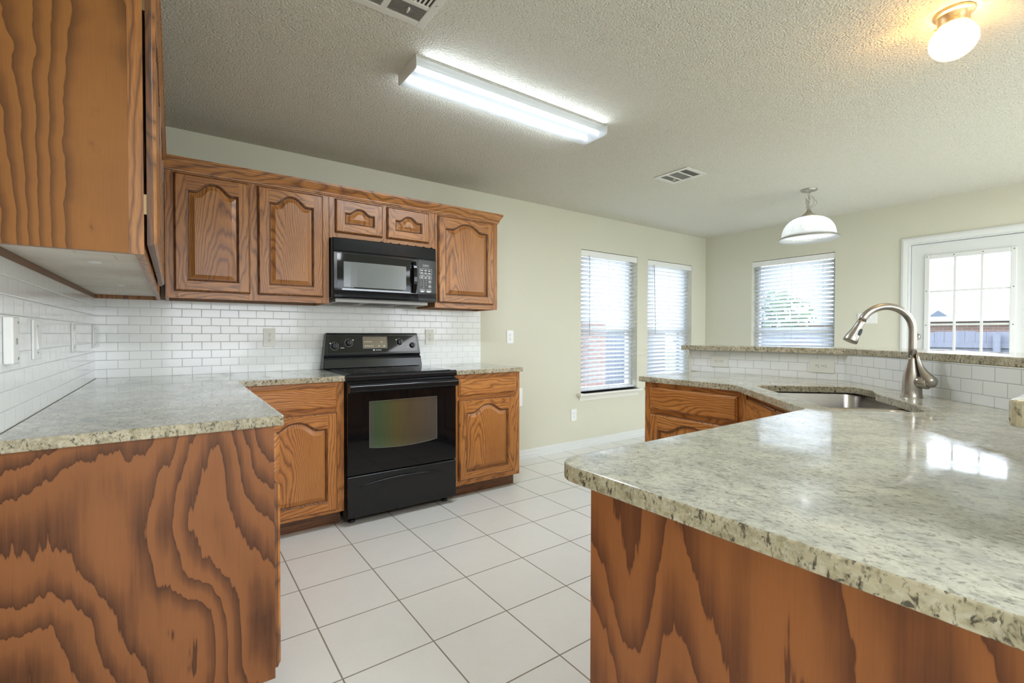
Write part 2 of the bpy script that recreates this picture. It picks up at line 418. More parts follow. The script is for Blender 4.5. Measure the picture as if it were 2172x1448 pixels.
def grass():
    n = NT('lawn'); co = n.coord('Object'); f = n.noise(co, 6.0, 4.0, .7)
    n.bsdf(n.mix(f, (.06, .09, .035, 1), (.17, .17, .10, 1)), .95); return n.m
GRASS = grass()
ROOF = textured('pale_roof_shingle', (.32, .335, .37), 14.0, .2, .02)
SIDING = plain('pale_siding', (.36, .36, .36), .7)
LEAF = textured('green_leaves', (.075, .13, .05), 8.0, .4, .05)

# ------------------------------------------------------------------ mesh helper
class MB:
    def __init__(s): s.v = []; s.f = []; s.m = []; s.sm = []
    def quad(s, pts, mi=0, smooth=False):
        i = len(s.v); s.v += [tuple(p) for p in pts]; s.f.append(tuple(range(i, i + len(pts)))); s.m.append(mi); s.sm.append(smooth)
    def box(s, x0, y0, z0, x1, y1, z1, mi=0):
        if x1 < x0: x0, x1 = x1, x0
        if y1 < y0: y0, y1 = y1, y0
        if z1 < z0: z0, z1 = z1, z0
        i = len(s.v)
        s.v += [(x0, y0, z0), (x1, y0, z0), (x1, y1, z0), (x0, y1, z0), (x0, y0, z1), (x1, y0, z1), (x1, y1, z1), (x0, y1, z1)]
        for q in ((0, 3, 2, 1), (4, 5, 6, 7), (0, 1, 5, 4), (1, 2, 6, 5), (2, 3, 7, 6), (3, 0, 4, 7)):
            s.f.append(tuple(i + k for k in q)); s.m.append(mi); s.sm.append(False)
        return s
    def prism(s, poly, z0, z1, mi=0, axis='z', smooth=False):
        """extrude a counter-clockwise polygon along an axis"""
        def P(a, b, c):
            return {'z': (a, b, c), 'y': (a, c, b), 'x': (c, a, b)}[axis]
        n = len(poly); i = len(s.v)
        s.v += [P(a, b, z0) for a, b in poly] + [P(a, b, z1) for a, b in poly]
        s.f.append(tuple(i + k for k in reversed(range(n)))); s.m.append(mi); s.sm.append(False)
        s.f.append(tuple(i + n + k for k in range(n))); s.m.append(mi); s.sm.append(False)
        for k in range(n):
            k2 = (k + 1) % n
            s.f.append((i + k, i + k2, i + n + k2, i + n + k)); s.m.append(mi); s.sm.append(smooth)
        return s
    def rings(s, rings, mi=0, closed=True, cap0=False, cap1=False, smooth=True, loop=False):
        n = len(rings[0]); base = []
        for r in rings:
            base.append(len(s.v)); s.v += [tuple(p) for p in r]
        pairs = list(zip(base[:-1], base[1:])) + ([(base[-1], base[0])] if loop else [])
        for a, b in pairs:
            for k in range(n if closed else n - 1):
                k2 = (k + 1) % n
                s.f.append((a + k, a + k2, b + k2, b + k)); s.m.append(mi); s.sm.append(smooth)
        if cap0: s.f.append(tuple(base[0] + k for k in reversed(range(n)))); s.m.append(mi); s.sm.append(False)
        if cap1: s.f.append(tuple(base[-1] + k for k in range(n))); s.m.append(mi); s.sm.append(False)
        return s
    def lathe(s, prof, c=(0, 0, 0), n=40, mi=0, axis='z', cap0=False, cap1=False, smooth=True):
        rs = []
        for r, h in prof:
            ring = []
            for k in range(n):
                a = 2 * PI * k / n; p = (r * math.cos(a), r * math.sin(a), h)
                if axis == 'y': p = (p[0], -p[2], p[1])
                if axis == 'x': p = (p[2], p[0], p[1])
                ring.append((c[0] + p[0], c[1] + p[1], c[2] + p[2]))
            rs.append(ring)
        return s.rings(rs, mi, True, cap0, cap1, smooth)
    def tube(s, path, rad, n=14, mi=0, caps=True, loop=False):
        pts = [Vector(p) for p in path]; rs = []
        m = len(pts)
        rad = rad if isinstance(rad, (list, tuple)) else [rad] * m
        prev = None
        for i, p in enumerate(pts):
            if loop: t = pts[(i + 1) % m] - pts[i - 1]
            else: t = pts[min(i + 1, m - 1)] - pts[max(i - 1, 0)]
            t.normalize()
            if prev is None:
                ref = Vector((0, 0, 1)) if abs(t.z) < .9 else Vector((1, 0, 0))
                a = t.cross(ref).normalized()
            else:
                a = (prev - t * prev.dot(t)).normalized()
            prev = a; b = t.cross(a)
            rs.append([p + a * rad[i] * math.cos(2 * PI * k / n) + b * rad[i] * math.sin(2 * PI * k / n) for k in range(n)])
        return s.rings(rs, mi, True, caps and not loop, caps and not loop, True, loop)
    def build(s, name, mats, parent=None, loc=(0, 0, 0), rot=(0, 0, 0), bevel=0.0, seg=2, fix=True):
        me = bpy.data.meshes.new(name); me.from_pydata(s.v, [], s.f)
        mats = mats if isinstance(mats, (list, tuple)) else [mats]
        for m in mats: me.materials.append(m)
        me.polygons.foreach_set('material_index', s.m); me.polygons.foreach_set('use_smooth', s.sm)
        if fix:
            bm = bmesh.new(); bm.from_mesh(me); bmesh.ops.recalc_face_normals(bm, faces=bm.faces); bm.to_mesh(me); bm.free()
        me.update()
        o = bpy.data.objects.new(name, me); COL.objects.link(o)
        o.location = loc; o.rotation_euler = rot
        if parent: o.parent = parent
        if bevel:
            b = o.modifiers.new('bevel', 'BEVEL'); b.width = bevel; b.segments = seg; b.limit_method = 'ANGLE'; b.angle_limit = R(40)
        return o

def tag(o, label, cat, group=None):
    o['label'] = label; o['category'] = cat
    if group: o['group'] = group
    return o
def thing(name, label, cat, loc=(0, 0, 0), rz=0.0, group=None):
    o = bpy.data.objects.new(name, None); COL.objects.link(o); o.empty_display_size = .1
    o.location = loc; o.rotation_euler = (0, 0, rz)
    return tag(o, label, cat, group)
def struct(o): o['kind'] = 'structure'; return o
def struct_empty(name, loc=(0, 0, 0), rz=0.0):
    o = bpy.data.objects.new(name, None); COL.objects.link(o); o.location = loc; o.rotation_euler = (0, 0, rz); o['kind'] = 'structure'; return o

def text_mesh(name, body, size, mat, parent, loc, rot, align='CENTER', ext=.0002):
    cu = bpy.data.curves.new(name, 'FONT'); cu.body = body; cu.size = size; cu.align_x = align; cu.align_y = 'CENTER'; cu.extrude = ext
    tmp = bpy.data.objects.new(name, cu); COL.objects.link(tmp)
    me = bpy.data.meshes.new_from_object(tmp.evaluated_get(bpy.context.evaluated_depsgraph_get()))
    bpy.data.objects.remove(tmp); bpy.data.curves.remove(cu)
    me.name = name; me.materials.clear(); me.materials.append(mat)
    o = bpy.data.objects.new(name, me); COL.objects.link(o); o.location = loc; o.rotation_euler = rot
    if parent: o.parent = parent
    return o

def rounded(poly, rad, seg=6):
    """round chosen corners of a 2D polygon; rad: single value or per-corner list"""
    out = []; n = len(poly)
    rad = rad if isinstance(rad, (list, tuple)) else [rad] * n
    for i in range(n):
        p = Vector(poly[i]); a = Vector(poly[i - 1]); b = Vector(poly[(i + 1) % n])
        if rad[i] <= 0: out.append(tuple(p)); continue
        d1 = (a - p).normalized(); d2 = (b - p).normalized()
        ang = d1.angle(d2); t = min(rad[i] / math.tan(ang / 2), (a - p).length * .49, (b - p).length * .49)
        r = t * math.tan(ang / 2); c = p + (d1 + d2).normalized() * (r / math.sin(ang / 2))
        s0 = p + d1 * t - c; s1 = p + d2 * t - c
        a0 = math.atan2(s0.y, s0.x); a1 = math.atan2(s1.y, s1.x); da = (a1 - a0 + PI) % (2 * PI) - PI
        for k in range(seg + 1):
            th = a0 + da * k / seg; out.append((c.x + r * math.cos(th), c.y + r * math.sin(th)))
    return out

def slab(name, outer, holes, z_top, thick, mats, parent=None, edge=.004):
    """stone slab: flat polygon (with holes) extruded and eased; top and edge get their own material"""
    cu = bpy.data.curves.new(name, 'CURVE'); cu.dimensions = '2D'; cu.fill_mode = 'BOTH'
    cu.extrude = thick / 2 - edge; cu.bevel_depth = edge; cu.bevel_resolution = 2; cu.offset = -edge
    for ps in [outer] + holes:
        sp = cu.splines.new('POLY'); sp.points.add(len(ps) - 1); sp.use_cyclic_u = True
        for q, p in zip(sp.points, ps): q.co = (p[0], p[1], 0, 1)
    tmp = bpy.data.objects.new(name, cu); COL.objects.link(tmp)
    me = bpy.data.meshes.new_from_object(tmp.evaluated_get(bpy.context.evaluated_depsgraph_get()))
    bpy.data.objects.remove(tmp); bpy.data.curves.remove(cu)
    me.name = name; me.materials.clear()
    for m in mats: me.materials.append(m)
    for v in me.vertices: v.co.z += z_top - thick / 2
    for p in me.polygons:
        p.material_index = 0 if abs(p.normal.z) > .95 else 1; p.use_smooth = False
    o = bpy.data.objects.new(name, me); COL.objects.link(o)
    if parent: o.parent = parent
    return o

def grid_wall(plane, a0, a1, z0, z1, off0, off1, holes, mb):
    """solid wall with rectangular holes; plane 'y' runs along x, plane 'x' runs along y"""
    As = sorted({a0, a1, *[h[0] for h in holes], *[h[1] for h in holes]}); Zs = sorted({z0, z1, *[h[2] for h in holes], *[h[3] for h in holes]})
    for i in range(len(As) - 1):
        j0 = None
        for j in range(len(Zs) - 1):
            am, zm = (As[i] + As[i + 1]) / 2, (Zs[j] + Zs[j + 1]) / 2
            inside = any(h[0] < am < h[1] and h[2] < zm < h[3] for h in holes)
            if not inside and j0 is None: j0 = Zs[j]
            if j0 is not None and (inside or j == len(Zs) - 2):
                top = Zs[j] if inside else Zs[j + 1]
                if plane == 'y': mb.box(As[i], off0, j0, As[i + 1], off1, top)
                else: mb.box(off0, As[i], j0, off1, As[i + 1], top)
                j0 = None

# ------------------------------------------------------------------ room shell
YR = -6.6
struct(MB().box(-.15, YR - .15, -.12, XR + .15, .15, 0).build('floor', FLOOR))
struct(MB().box(-.15, YR - .15, CEIL, XR + .15, .15, CEIL + .12).build('ceiling', POP))
W1 = (3.770, 4.650, .560, 2.046); W2 = (4.834, 5.700, .560, 2.040)
W3 = (-1.480, -.606, .560, 2.038); DR = (-2.905, -2.087, 0.0, 2.025)
m = MB(); grid_wall('y', -.15, XR + .15, 0, CEIL, 0, .15, [W1, W2], m); wall_back = struct(m.build('wall_back', WALL))
m = MB(); grid_wall('x', YR, 0, 0, CEIL, XR, XR + .15, [W3, DR], m); struct(m.build('wall_right', WALL))
wall_left = struct(MB().box(-.15, YR, 0, 0, 0, CEIL).build('wall_left', WALL))
m = MB(); grid_wall('y', -.15, XR + .15, 0, CEIL, YR - .15, YR, [(.30, 2.40, .3, 2.2), (4.30, 5.85, .3, 2.2)], m); struct(m.build('wall_rear', WALL))  # openings added in the unseen rear wall to let in fill light
# tiled backsplash strips belong to their walls
MB().box(0.0, -.007, CT, 2.549, 0, 1.372).build('backsplash', TILE_X, wall_back)
MB().box(0, -2.02, CT, .007, -.007, 1.372).build('backsplash', TILE_Y, wall_left)
# baseboard along the back and right wall
def baseboard(name, a, b, horizontal=True):
    prof = [(0, 0), (.014, 0), (.014, .035), (.010, .042), (.010, .066), (.005, .074), (.003, .080), (0, .080)]
    m = MB()
    if horizontal: m.rings([[(x, -o, z) for o, z in prof] for x in (a, b)], cap0=True, cap1=True, smooth=False)
    else: m.rings([[(XR - o, y, z) for o, z in prof] for y in (a, b)], cap0=True, cap1=True, smooth=False)
    return struct(m.build(name, WHITE))
baseboard('baseboard_back', 2.54, XR - .015)
baseboard('baseboard_right', -2.02, -.001, False)

# ------------------------------------------------------------------ windows
def window(name, x0, x1, z0, z1, loc, rz, sill_w=True):
    """local: x along the wall, y>0 outward, z up"""
    root = struct_empty(name, loc, rz)
    f = MB(); t = .045; d0, d1 = .085, .145
    f.box(x0, d0, z0, x0 + t, d1, z1); f.box(x1 - t, d0, z0, x1, d1, z1)
    f.box(x0 + t, d0, z0, x1 - t, d1, z0 + t); f.box(x0 + t, d0, z1 - t, x1 - t, d1, z1)
    f.build('window_frame', WHITE, root, bevel=.003)
    zm = z0 + (z1 - z0) * .435
    MB().box(x0 + t, .088, zm - .022, x1 - t, .128, zm + .022).build('meeting_rail', WHITE, root, bevel=.003)
    g = MB(); g.box(x0 + t - .004, .120, z0 + t - .004, x1 - t + .004, .123, zm - .018); g.box(x0 + t - .004, .106, zm + .018, x1 - t + .004, .109, z1 - t + .004)
    g.build('window_glass', GLASS, root)
    if sill_w:
        s = MB()
        pf = [(.10, -.004), (-.052, -.004), (-.060, -.012), (-.060, -.022), (-.052, -.030), (0.0, -.030), (.10, -.030)]
        s.rings([[(x, a, z0 + b + .004) for a, b in pf] for x in (x0 + .001, x1 - .001)], cap0=True, cap1=True, smooth=False)
        pf2 = [(0, 0), (-.052, 0), (-.058, -.008), (-.058, -.018), (-.050, -.026), (0, -.026)]
        s.rings([[(x, a - .001, z0 + b) for a, b in pf2] for x in (x0 - .055, x1 + .03)], cap0=True, cap1=True, smooth=False)
        s.build('window_stool', WHITE_SILL, root, bevel=.001)
        a = MB(); pf3 = [(0, -.026), (-.030, -.026), (-.024, -.036), (-.016, -.048), (-.010, -.060), (-.008, -.078), (0, -.078)]
        a.rings([[(x0 - .03 + (0 if k else .0), a_, z0 + b) for a_, b in pf3] if k == 0 else [(x1 + .012, a_, z0 + b) for a_, b in pf3] for k in (0, 1)], cap0=True, cap1=True, smooth=False)
        a.build('apron', WHITE_SILL, root)
    return root
window('window_1', *W1, (0, 0, 0), 0)
window('window_2', *W2, (0, 0, 0), 0)
window('window_3', -W3[1], -W3[0], W3[2], W3[3], (XR, 0, 0), R(-90))

# ------------------------------------------------------------------ blinds
def blind(label, x0, x1, z0, z1, loc, rz, tilt, wand_x, wand_len, wand_lean=0.0):
    root = thing('window_blind', label, 'blind', loc, rz, 'white slatted blinds')
    w = x1 - x0
    h = MB(); h.box(x0 + .004, -.002, z1 - .050, x1 - .004, .048, z1 - .006)
    h.build('headrail', WHITE, root, bevel=.002)
    v = MB(); v.prism(rounded([(-.022, z1 - .066), (-.006, z1 - .066), (-.006, z1 - .004), (-.022, z1 - .004)], .006, 3), x0 - .004, x1 + .004, axis='x')
    v.build('valance', PLATE_W, root)
    n = int((z1 - .07 - z0 - .04) / .0445); sl = MB()
    zs = [z1 - .085 - k * .0445 for k in range(n)]
    for z in zs:
        jt = tilt + random.uniform(-.02, .02)
        c, s_ = math.cos(jt), math.sin(jt); rA, rB = [], []
        pts = []
        for k in range(6):
            q = -.025 + .05 * k / 5; bow = .0035 * (1 - (q / .025) ** 2)
            pts.append((.024 + q * c - bow * s_, z - q * s_ + bow * c))
        th = .0013
        prof = pts + [(p[0] + th * s_, p[1] - th * c) for p in reversed(pts)]
        sl.rings([[(x, a, b) for a, b in prof] for x in (x0 + .008, x1 - .008)], cap0=True, cap1=True, smooth=True)
    sl.build('slats', SLAT, root)
    MB().box(x0 + .008, .004, z0 + .012, x1 - .008, .044, z0 + .030).build('bottom_rail', SLAT, root, bevel=.004)
    for fx in (.14, .5, .86):
        for yy in (-.003, .051):
            MB().tube([(x0 + w * fx, yy, z1 - .05), (x0 + w * fx, yy, z0 + .02)], .0011, 6).build('ladder_cord', CORD, root)
    wd = MB(); wd.tube([(wand_x, -.030, z1 - .075), (wand_x + wand_lean, -.034, z1 - .075 - wand_len)], .0042, 8)
    wd.build('tilt_wand', CORD, root)
    MB().box(wand_x - .004, -.034, z1 - .078, wand_x + .004, -.020, z1 - .058).build('wand_hook', CORD, root)
    return root
blind('white slat blind in the window nearest the stove, brick showing through its lower slats', *W1, (0, .030, 0), 0, R(31), 3.89, .82)
blind('white slat blind in the window next to the room corner, with a slanting wand', *W2, (0, .030, 0), 0, R(47), 4.95, .80, .025)
blind('white slat blind on the wall beside the glass door, behind the bar', -W3[1], -W3[0], W3[2], W3[3], (XR + .030, 0, 0), R(-90), R(36), .705, .68)

# ------------------------------------------------------------------ exterior door
door = struct_empty('door_1', (XR, 0, 0), R(-90))      # local x = -world y, local y outward
dx0, dx1, dz1 = 2.087, 2.905, 2.025
c = MB()
pf = [(0, 0), (.062, 0), (.062, -.010), (.054, -.016), (.040, -.018), (.022, -.014), (.010, -.010), (0, -.010)]   # (outward from opening, toward room)
for side in (0, 1):
    xs = (lambda o: dx0 + .006 - o) if side == 0 else (lambda o: dx1 - .006 + o)
    c.rings([[(xs(o), y, z + (o if k else 0)) for o, y in pf] for k, z in ((0, 0.0), (1, dz1 - .006))], cap0=True, smooth=False)
c.rings([[(x + (-o if k == 0 else o), y, dz1 - .006 + o) for o, y in pf] for k, x in ((0, dx0 + .006), (1, dx1 - .006))], smooth=False)
c.build('door_casing', WHITE, door)
j = MB(); j.box(dx0, 0, 0, dx0 + .014, .15, dz1); j.box(dx1 - .014, 0, 0, dx1, .15, dz1); j.box(dx0 + .014, 0, dz1 - .014, dx1 - .014, .15, dz1)
j.build('door_jamb', WHITE, door)
lx0, lx1, lz0, lz1 = 2.236, 2.758, .96, 1.868
l = MB(); L0, L1 = dx0 + .018, dx1 - .018; y0, y1 = .022, .066
l.box(L0, y0, .012, lx0, y1, dz1 - .018); l.box(lx1, y0, .012, L1, y1, dz1 - .018)
l.box(lx0, y0, .012, lx1, y1, lz0); l.box(lx0, y0, lz1, lx1, y1, dz1 - .018)
l.build('door_leaf', WHITE, door, bevel=.001)
f = MB(); o = .034
for a in ((lx0 - o, lz0 - o, lx0 + .004, lz1 + o), (lx1 - .004, lz0 - o, lx1 + o, lz1 + o), (lx0 + .004, lz0 - o, lx1 - .004, lz0 + .004), (lx0 + .004, lz1 - .004, lx1 - .004, lz1 + o)):
    f.box(a[0], y0 - .013, a[1], a[2], y0, a[3])
f.build('lite_frame', WHITE, door, bevel=.005, seg=3)
g = MB(); mw_ = .017
for k in (1, 2):
    xm = lx0 + (lx1 - lx0) * k / 3; zm = lz0 + (lz1 - lz0) * k / 3
    g.box(xm - mw_ / 2, y0 - .006, lz0 + .004, xm + mw_ / 2, y0 + .010, lz1 - .004)
    g.box(lx0 + .004, y0 - .0055, zm - mw_ / 2, lx1 - .004, y0 + .0095, zm + mw_ / 2)
g.build('muntins', WHITE, door, bevel=.002)
MB().box(lx0, y0 + .018, lz0, lx1, y0 + .024, lz1).build('door_glass', GLASS, door)
sc = MB()
for k in range(4):
    t = k / 3; xx = lx0 - .017 + (lx1 - lx0 + .034) * t; zz = lz0 - .017 + (lz1 - lz0 + .034) * t
    for p in ((xx, lz1 + .017), (xx, lz0 - .017), (lx0 - .017, zz), (lx1 + .017, zz)):
        sc.lathe([(.0045, 0), (.0045, .0012), (.001, .0018)], (p[0], y0 - .013, p[1]), 8, axis='y', cap1=True)
sc.build('frame_screw', plain('dark_screw', (.12, .11, .10), .4, .6), door)
db = MB(); db.lathe([(.030, 0), (.030, .006), (.024, .012), (.012, .014)], (2.150, y0, 1.150), 24, axis='y', cap1=True); db.box(2.134, y0 - .030, 1.145, 2.166, y0 - .013, 1.155)
db.build('deadbolt', PEWTER, door)
kn = MB(); kn.lathe([(.032, 0), (.030, .006), (.012, .012), (.011, .03), (.024, .04), (.028, .052), (.022, .062), (.004, .066)], (2.150, y0, .99), 24, axis='y', cap1=True)
kn.build('door_knob', PEWTER, door)
MB().box(dx0 + .002, .02, -.001, dx1 - .002, .15, .012).build('threshold', PEWTER, door)

# ------------------------------------------------------------------ cabinet doors and boxes
def arch_contour(xl, xr, zb, zs, rise, inset, n=28):
    """closed contour: bottom-left, bottom-right, then the arched top right-to-left"""
    xl += inset; xr -= inset; zb += inset
    pts = [(xl, zb), (xr, zb)]
    for k in range(n + 1):
        x = xr + (xl - xr) * k / n; s = (x - (xl + xr) / 2) / ((xr - xl) / 2)
        q = min(1.0, abs(s) / .74) ** 1.3; b = 0.5 + 0.5 * math.cos(PI * q)
        pts.append((x, zs - inset + rise * b))
    return pts
def panel_door(name, w, h, parent, loc, mats, arch=.052, stile=.058, rail_b=.058, rail_t=.075, label=None):
    V, H, Cc = mats; T = .020; e = .010
    E_ = UOK_E if V is UOK_V else OAK_E
    o = bpy.data.objects.new(name, None)
    m = MB()
    # outer edge: square back, ogee lip
    def rect(i, y): return [(i, y, i), (w - i, y, i), (w - i, y, h - i), (i, y, h - i)]
    m.rings([rect(0, 0), rect(0, -.009), rect(.002, -.012), rect(.005, -.0135)], 2, smooth=False)
    m.rings([rect(.005, -.0135), rect(.007, -.0165), rect(e, -T)], 0, smooth=False)
    zs = h - rail_t - arch * .25; rise = arch
    xl, xr, zb = stile, w - stile, rail_b
    y = -T
    m.quad([(e, y, e), (xl, y, e), (xl, y, h - e), (e, y, h - e)], 0); m.quad([(xr, y, e), (w - e, y, e), (w - e, y, h - e), (xr, y, h - e)], 0)
    m.quad([(xl, y, e), (xr, y, e), (xr, y, zb), (xl, y, zb)], 1)
    c0 = arch_contour(xl, xr, zb, zs, rise, 0)
    top = c0[2:]
    for a, b in zip(top[:-1], top[1:]):
        m.quad([(a[0], y, a[1]), (a[0], y, h - e), (b[0], y, h - e), (b[0], y, b[1])], 1)
    # sticking profile down into the groove
    prof = [(0, -T), (.002, -T + .0035), (.006, -T + .005), (.009, -T + .009), (.011, -T + .0125)]
    m.rings([[(x, yy, z) for x, z in arch_contour(xl, xr, zb, zs, rise, i)] for i, yy in prof], 2, smooth=False)
    m.quad([(0, 0, 0), (0, 0, h), (w, 0, h), (w, 0, 0)], 0)
    d = m.build(name, [V, H, E_], parent, loc, fix=False)
    if label: d['label'] = label
    p = MB()
    pr = [(.0105, -T + .0135), (.013, -T + .0135), (.020, -T + .0115), (.036, -T + .0045), (.0375, -T + .0028)]
    cx, cz = w / 2, h * .45
    rg = [[(x - cx, yy, z - cz) for x, z in arch_contour(xl, xr, zb, zs, rise, i)] for i, yy in pr]
    p.rings(rg[:2], 1, smooth=False); p.rings(rg[1:], 0, smooth=False); p.f.append(tuple(range(len(p.v) - len(rg[0]), len(p.v)))); p.m.append(0); p.sm.append(False)
    p.build(name + '_panel', [Cc, E_], d, (cx, 0, cz), fix=False)
    return d
def drawer_front(w, h, parent, loc, mat):
    m = MB()
    def rect(i, y): return [(i, y, i), (w - i, y, i), (w - i, y, h - i), (i, y, h - i)]
    m.rings([rect(0, 0), rect(0, -.009), rect(.002, -.012), rect(.005, -.0135), rect(.010, -.020)], 0, cap0=True, cap1=True, smooth=False)
    return m.build('drawer_front', mat, parent, loc)
def cabinet(name, label, cat, loc, rz, w, d, z0, z1, stiles, rails, doors, drawers, mats, toe=0.0, side_mats=(None, None), arch=.052, wall_y=0.0, under=None, group=None, bay_rails=None, back=True, off=.0005):
    """local frame: x along the front, y=0 at the wall, front face at y=-d"""
    V, H, Cc = mats
    root = thing(name, label, cat, loc, rz, group)
    zf = z0 + toe
    t = .016; b = MB()
    yb = -d + .019
    sm = [V]
    for k, s_ in enumerate(side_mats):
        if s_ is not None: sm.append(s_)
    b.box(0, yb, zf if toe == 0 or side_mats[0] is None else zf, t, wall_y - .001, z1, 0)
    b.box(w - t, yb, zf, w, wall_y - .001, z1, 0)
    b.box(t, yb, z1 - t, w - t, wall_y - .001, z1, 0)
    b.box(t, yb, zf + .022, w - t, wall_y - .001, zf + .022 + .012, 1)
    b.box(t, wall_y - .010, zf, w - t, wall_y - .001, z1 - t, 2)
    b.build('cabinet_box', [V, under or GAP_SHADE, WORN if under else GAP_SHADE], root)
    f = MB()
    for x0, x1 in stiles: f.box(x0, -d, zf, x1, yb, z1, 0)
    xs = [(stiles[i][1], stiles[i + 1][0]) for i in range(len(stiles) - 1)]
    for x0, x1 in xs:
        for a, c_ in rails: f.box(x0, -d, a, x1, yb, c_, 1)
    f.build('face_frame', [V, H], root, bevel=.0008, seg=1)
    if toe:
        MB().box(.004, -d + .075, z0, w - .004, -d + .095, zf).build('toe_kick', OAK_D, root)
    for x0, a, x1, c_ in doors:
        panel_door('door', x1 - x0, c_ - a, root, (x0, -d - off, a), mats, arch=arch)
    for x0, a, x1, c_ in drawers:
        drawer_front(x1 - x0, c_ - a, root, (x0, -d - .0005, a), H)
    return root

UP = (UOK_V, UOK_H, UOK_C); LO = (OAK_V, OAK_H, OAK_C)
UZ0, UZ1 = 1.3668, 2.082
ud = .32
# back wall uppers
x = .329
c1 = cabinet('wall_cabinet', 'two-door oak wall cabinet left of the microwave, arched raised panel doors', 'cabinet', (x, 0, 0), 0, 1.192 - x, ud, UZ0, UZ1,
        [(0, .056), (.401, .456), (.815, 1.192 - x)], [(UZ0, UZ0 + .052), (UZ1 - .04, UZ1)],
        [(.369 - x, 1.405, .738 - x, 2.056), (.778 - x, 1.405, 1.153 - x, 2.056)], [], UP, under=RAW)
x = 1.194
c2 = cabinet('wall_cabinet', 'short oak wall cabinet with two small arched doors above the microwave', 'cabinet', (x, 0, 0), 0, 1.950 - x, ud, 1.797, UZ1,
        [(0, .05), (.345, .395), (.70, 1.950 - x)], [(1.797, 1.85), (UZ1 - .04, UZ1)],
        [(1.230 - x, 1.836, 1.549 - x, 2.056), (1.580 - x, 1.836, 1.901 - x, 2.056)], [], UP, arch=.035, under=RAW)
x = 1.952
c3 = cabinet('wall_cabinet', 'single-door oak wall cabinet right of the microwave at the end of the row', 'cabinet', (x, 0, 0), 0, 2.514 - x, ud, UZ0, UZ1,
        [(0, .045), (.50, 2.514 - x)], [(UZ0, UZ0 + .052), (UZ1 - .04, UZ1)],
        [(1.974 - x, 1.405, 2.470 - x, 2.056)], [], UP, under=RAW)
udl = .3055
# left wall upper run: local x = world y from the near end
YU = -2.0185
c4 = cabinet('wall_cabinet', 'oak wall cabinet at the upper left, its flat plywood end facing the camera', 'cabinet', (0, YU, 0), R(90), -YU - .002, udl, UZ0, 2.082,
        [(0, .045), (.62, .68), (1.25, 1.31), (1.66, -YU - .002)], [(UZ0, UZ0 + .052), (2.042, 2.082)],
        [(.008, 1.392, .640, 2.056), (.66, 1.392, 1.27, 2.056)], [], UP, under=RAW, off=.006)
m = MB(); m.box(-.006, -ud + .001, UZ0, -.0005, -.001, 2.082)
ep = MB(); ep.box(0, -.0065, 0, .3050, -.0005, 2.082 - UZ0)
e = ep.build('end_panel', PLY_UP, c4, (-.0005, -.001 - 0.0, UZ0), (0, 0, R(-90)))
e['label'] = 'flat plywood end panel with wavy vertical grain'
e.location = (-.0002, -.0005, UZ0)
MB().box(-.0075, -udl - .0005, UZ0 - .001, -.0068, -udl + .029, 2.082).build('end_stile', UOK_V, c4)
for (px, py) in ((.42, -.17), (1.28, -.17)):
    MB().lathe([(.016, 0), (.015, -.004), (.001, -.005)], (px, py, UZ0 + .0219), 20, cap1=True).build('plug_button', PLATE_W, c4)
HINGE = plain('hinge_brass', (.35, .25, .13), .4, .8)
for zz in (1.47, 1.98): MB().box(.012, -udl - .006, zz, .020, -udl, zz + .05).build('hinge', HINGE, c4)

# crown moulding along both upper runs
def offset_path(path, o):
    out = []; n = len(path)
    for i in range(n):
        p = Vector(path[i]); ds = []
        if i > 0: ds.append((p - Vector(path[i - 1])).normalized())
        if i < n - 1: ds.append((Vector(path[i + 1]) - p).normalized())
        ns = [Vector((d.y, -d.x)) for d in ds]
        if len(ns) == 1: q = p + ns[0] * o
        else:
            b = (ns[0] + ns[1]).normalized(); q = p + b * (o / max(.2, b.dot(ns[0])))
        out.append((q.x, q.y))
    return out
path = [(.002, YU - .009), (.307, YU - .009), (.307, -.322), (2.516, -.322), (2.516, -.002)]
prof = [(0, 2.066), (.006, 2.066), (.008, 2.074), (.011, 2.078), (.011, 2.084), (.016, 2.092), (.024, 2.108), (.028, 2.114), (.031, 2.122), (.034, 2.124), (.034, 2.138), (0, 2.138)]
m = MB()
cols = [offset_path(path, o) for o, z in prof]
rg = [[(cols[k][i][0], cols[k][i][1], prof[k][1]) for k in range(len(prof))] for i in range(len(path))]
m.rings(rg, 0, smooth=False, cap0=True, cap1=True)
cr = m.build('crown_molding', [UOK_H]); tag(cr, 'stained oak crown moulding running along the tops of the wall cabinets', 'moulding')

# base cabinets
CB = CT - .032
bd = .61
x = .66
cabinet('base_cabinet', 'oak base cabinet left of the stove, one drawer over an arched door', 'cabinet', (x, 0, 0), 0, 1.200 - x, bd, 0, CB,
        [(0, .05), (1.153 - x - .005, 1.200 - x)], [(.0937, .145), (.693, .738), (.850, CB)],
        [(.70 - x, .113, 1.157 - x, .699)], [(.70 - x, .728, 1.157 - x, .854)], LO, toe=.0937)
x = 1.957
b3 = cabinet('base_cabinet', 'narrow oak base cabinet right of the stove, one drawer over an arched door', 'cabinet', (x, 0, 0), 0, 2.527 - x, bd, 0, CB,
        [(0, .045), (2.470 - x, 2.527 - x)], [(.0937, .145), (.693, .738), (.850, CB)],
        [(1.986 - x, .130, 2.468 - x, .699)], [(1.989 - x, .730, 2.481 - x, .853)], LO, toe=.0937)
YB = -1.900
wl = -YB - .64
b1 = cabinet('base_cabinet', 'oak base cabinet along the left wall, flame-grained plywood end facing the camera', 'cabinet', (0.002, YB, 0), R(90), wl, bd + .002, 0, CB,
        [(0, .045), (.58, .64), (wl - .05, wl)], [(.0937, .145), (.693, .738), (.850, CB)],
        [(.014, .113, .60, .699), (.62, .113, wl - .02, .699)], [(.014, .728, .60, .854), (.62, .728, wl - .02, .854)], LO, toe=.0937)
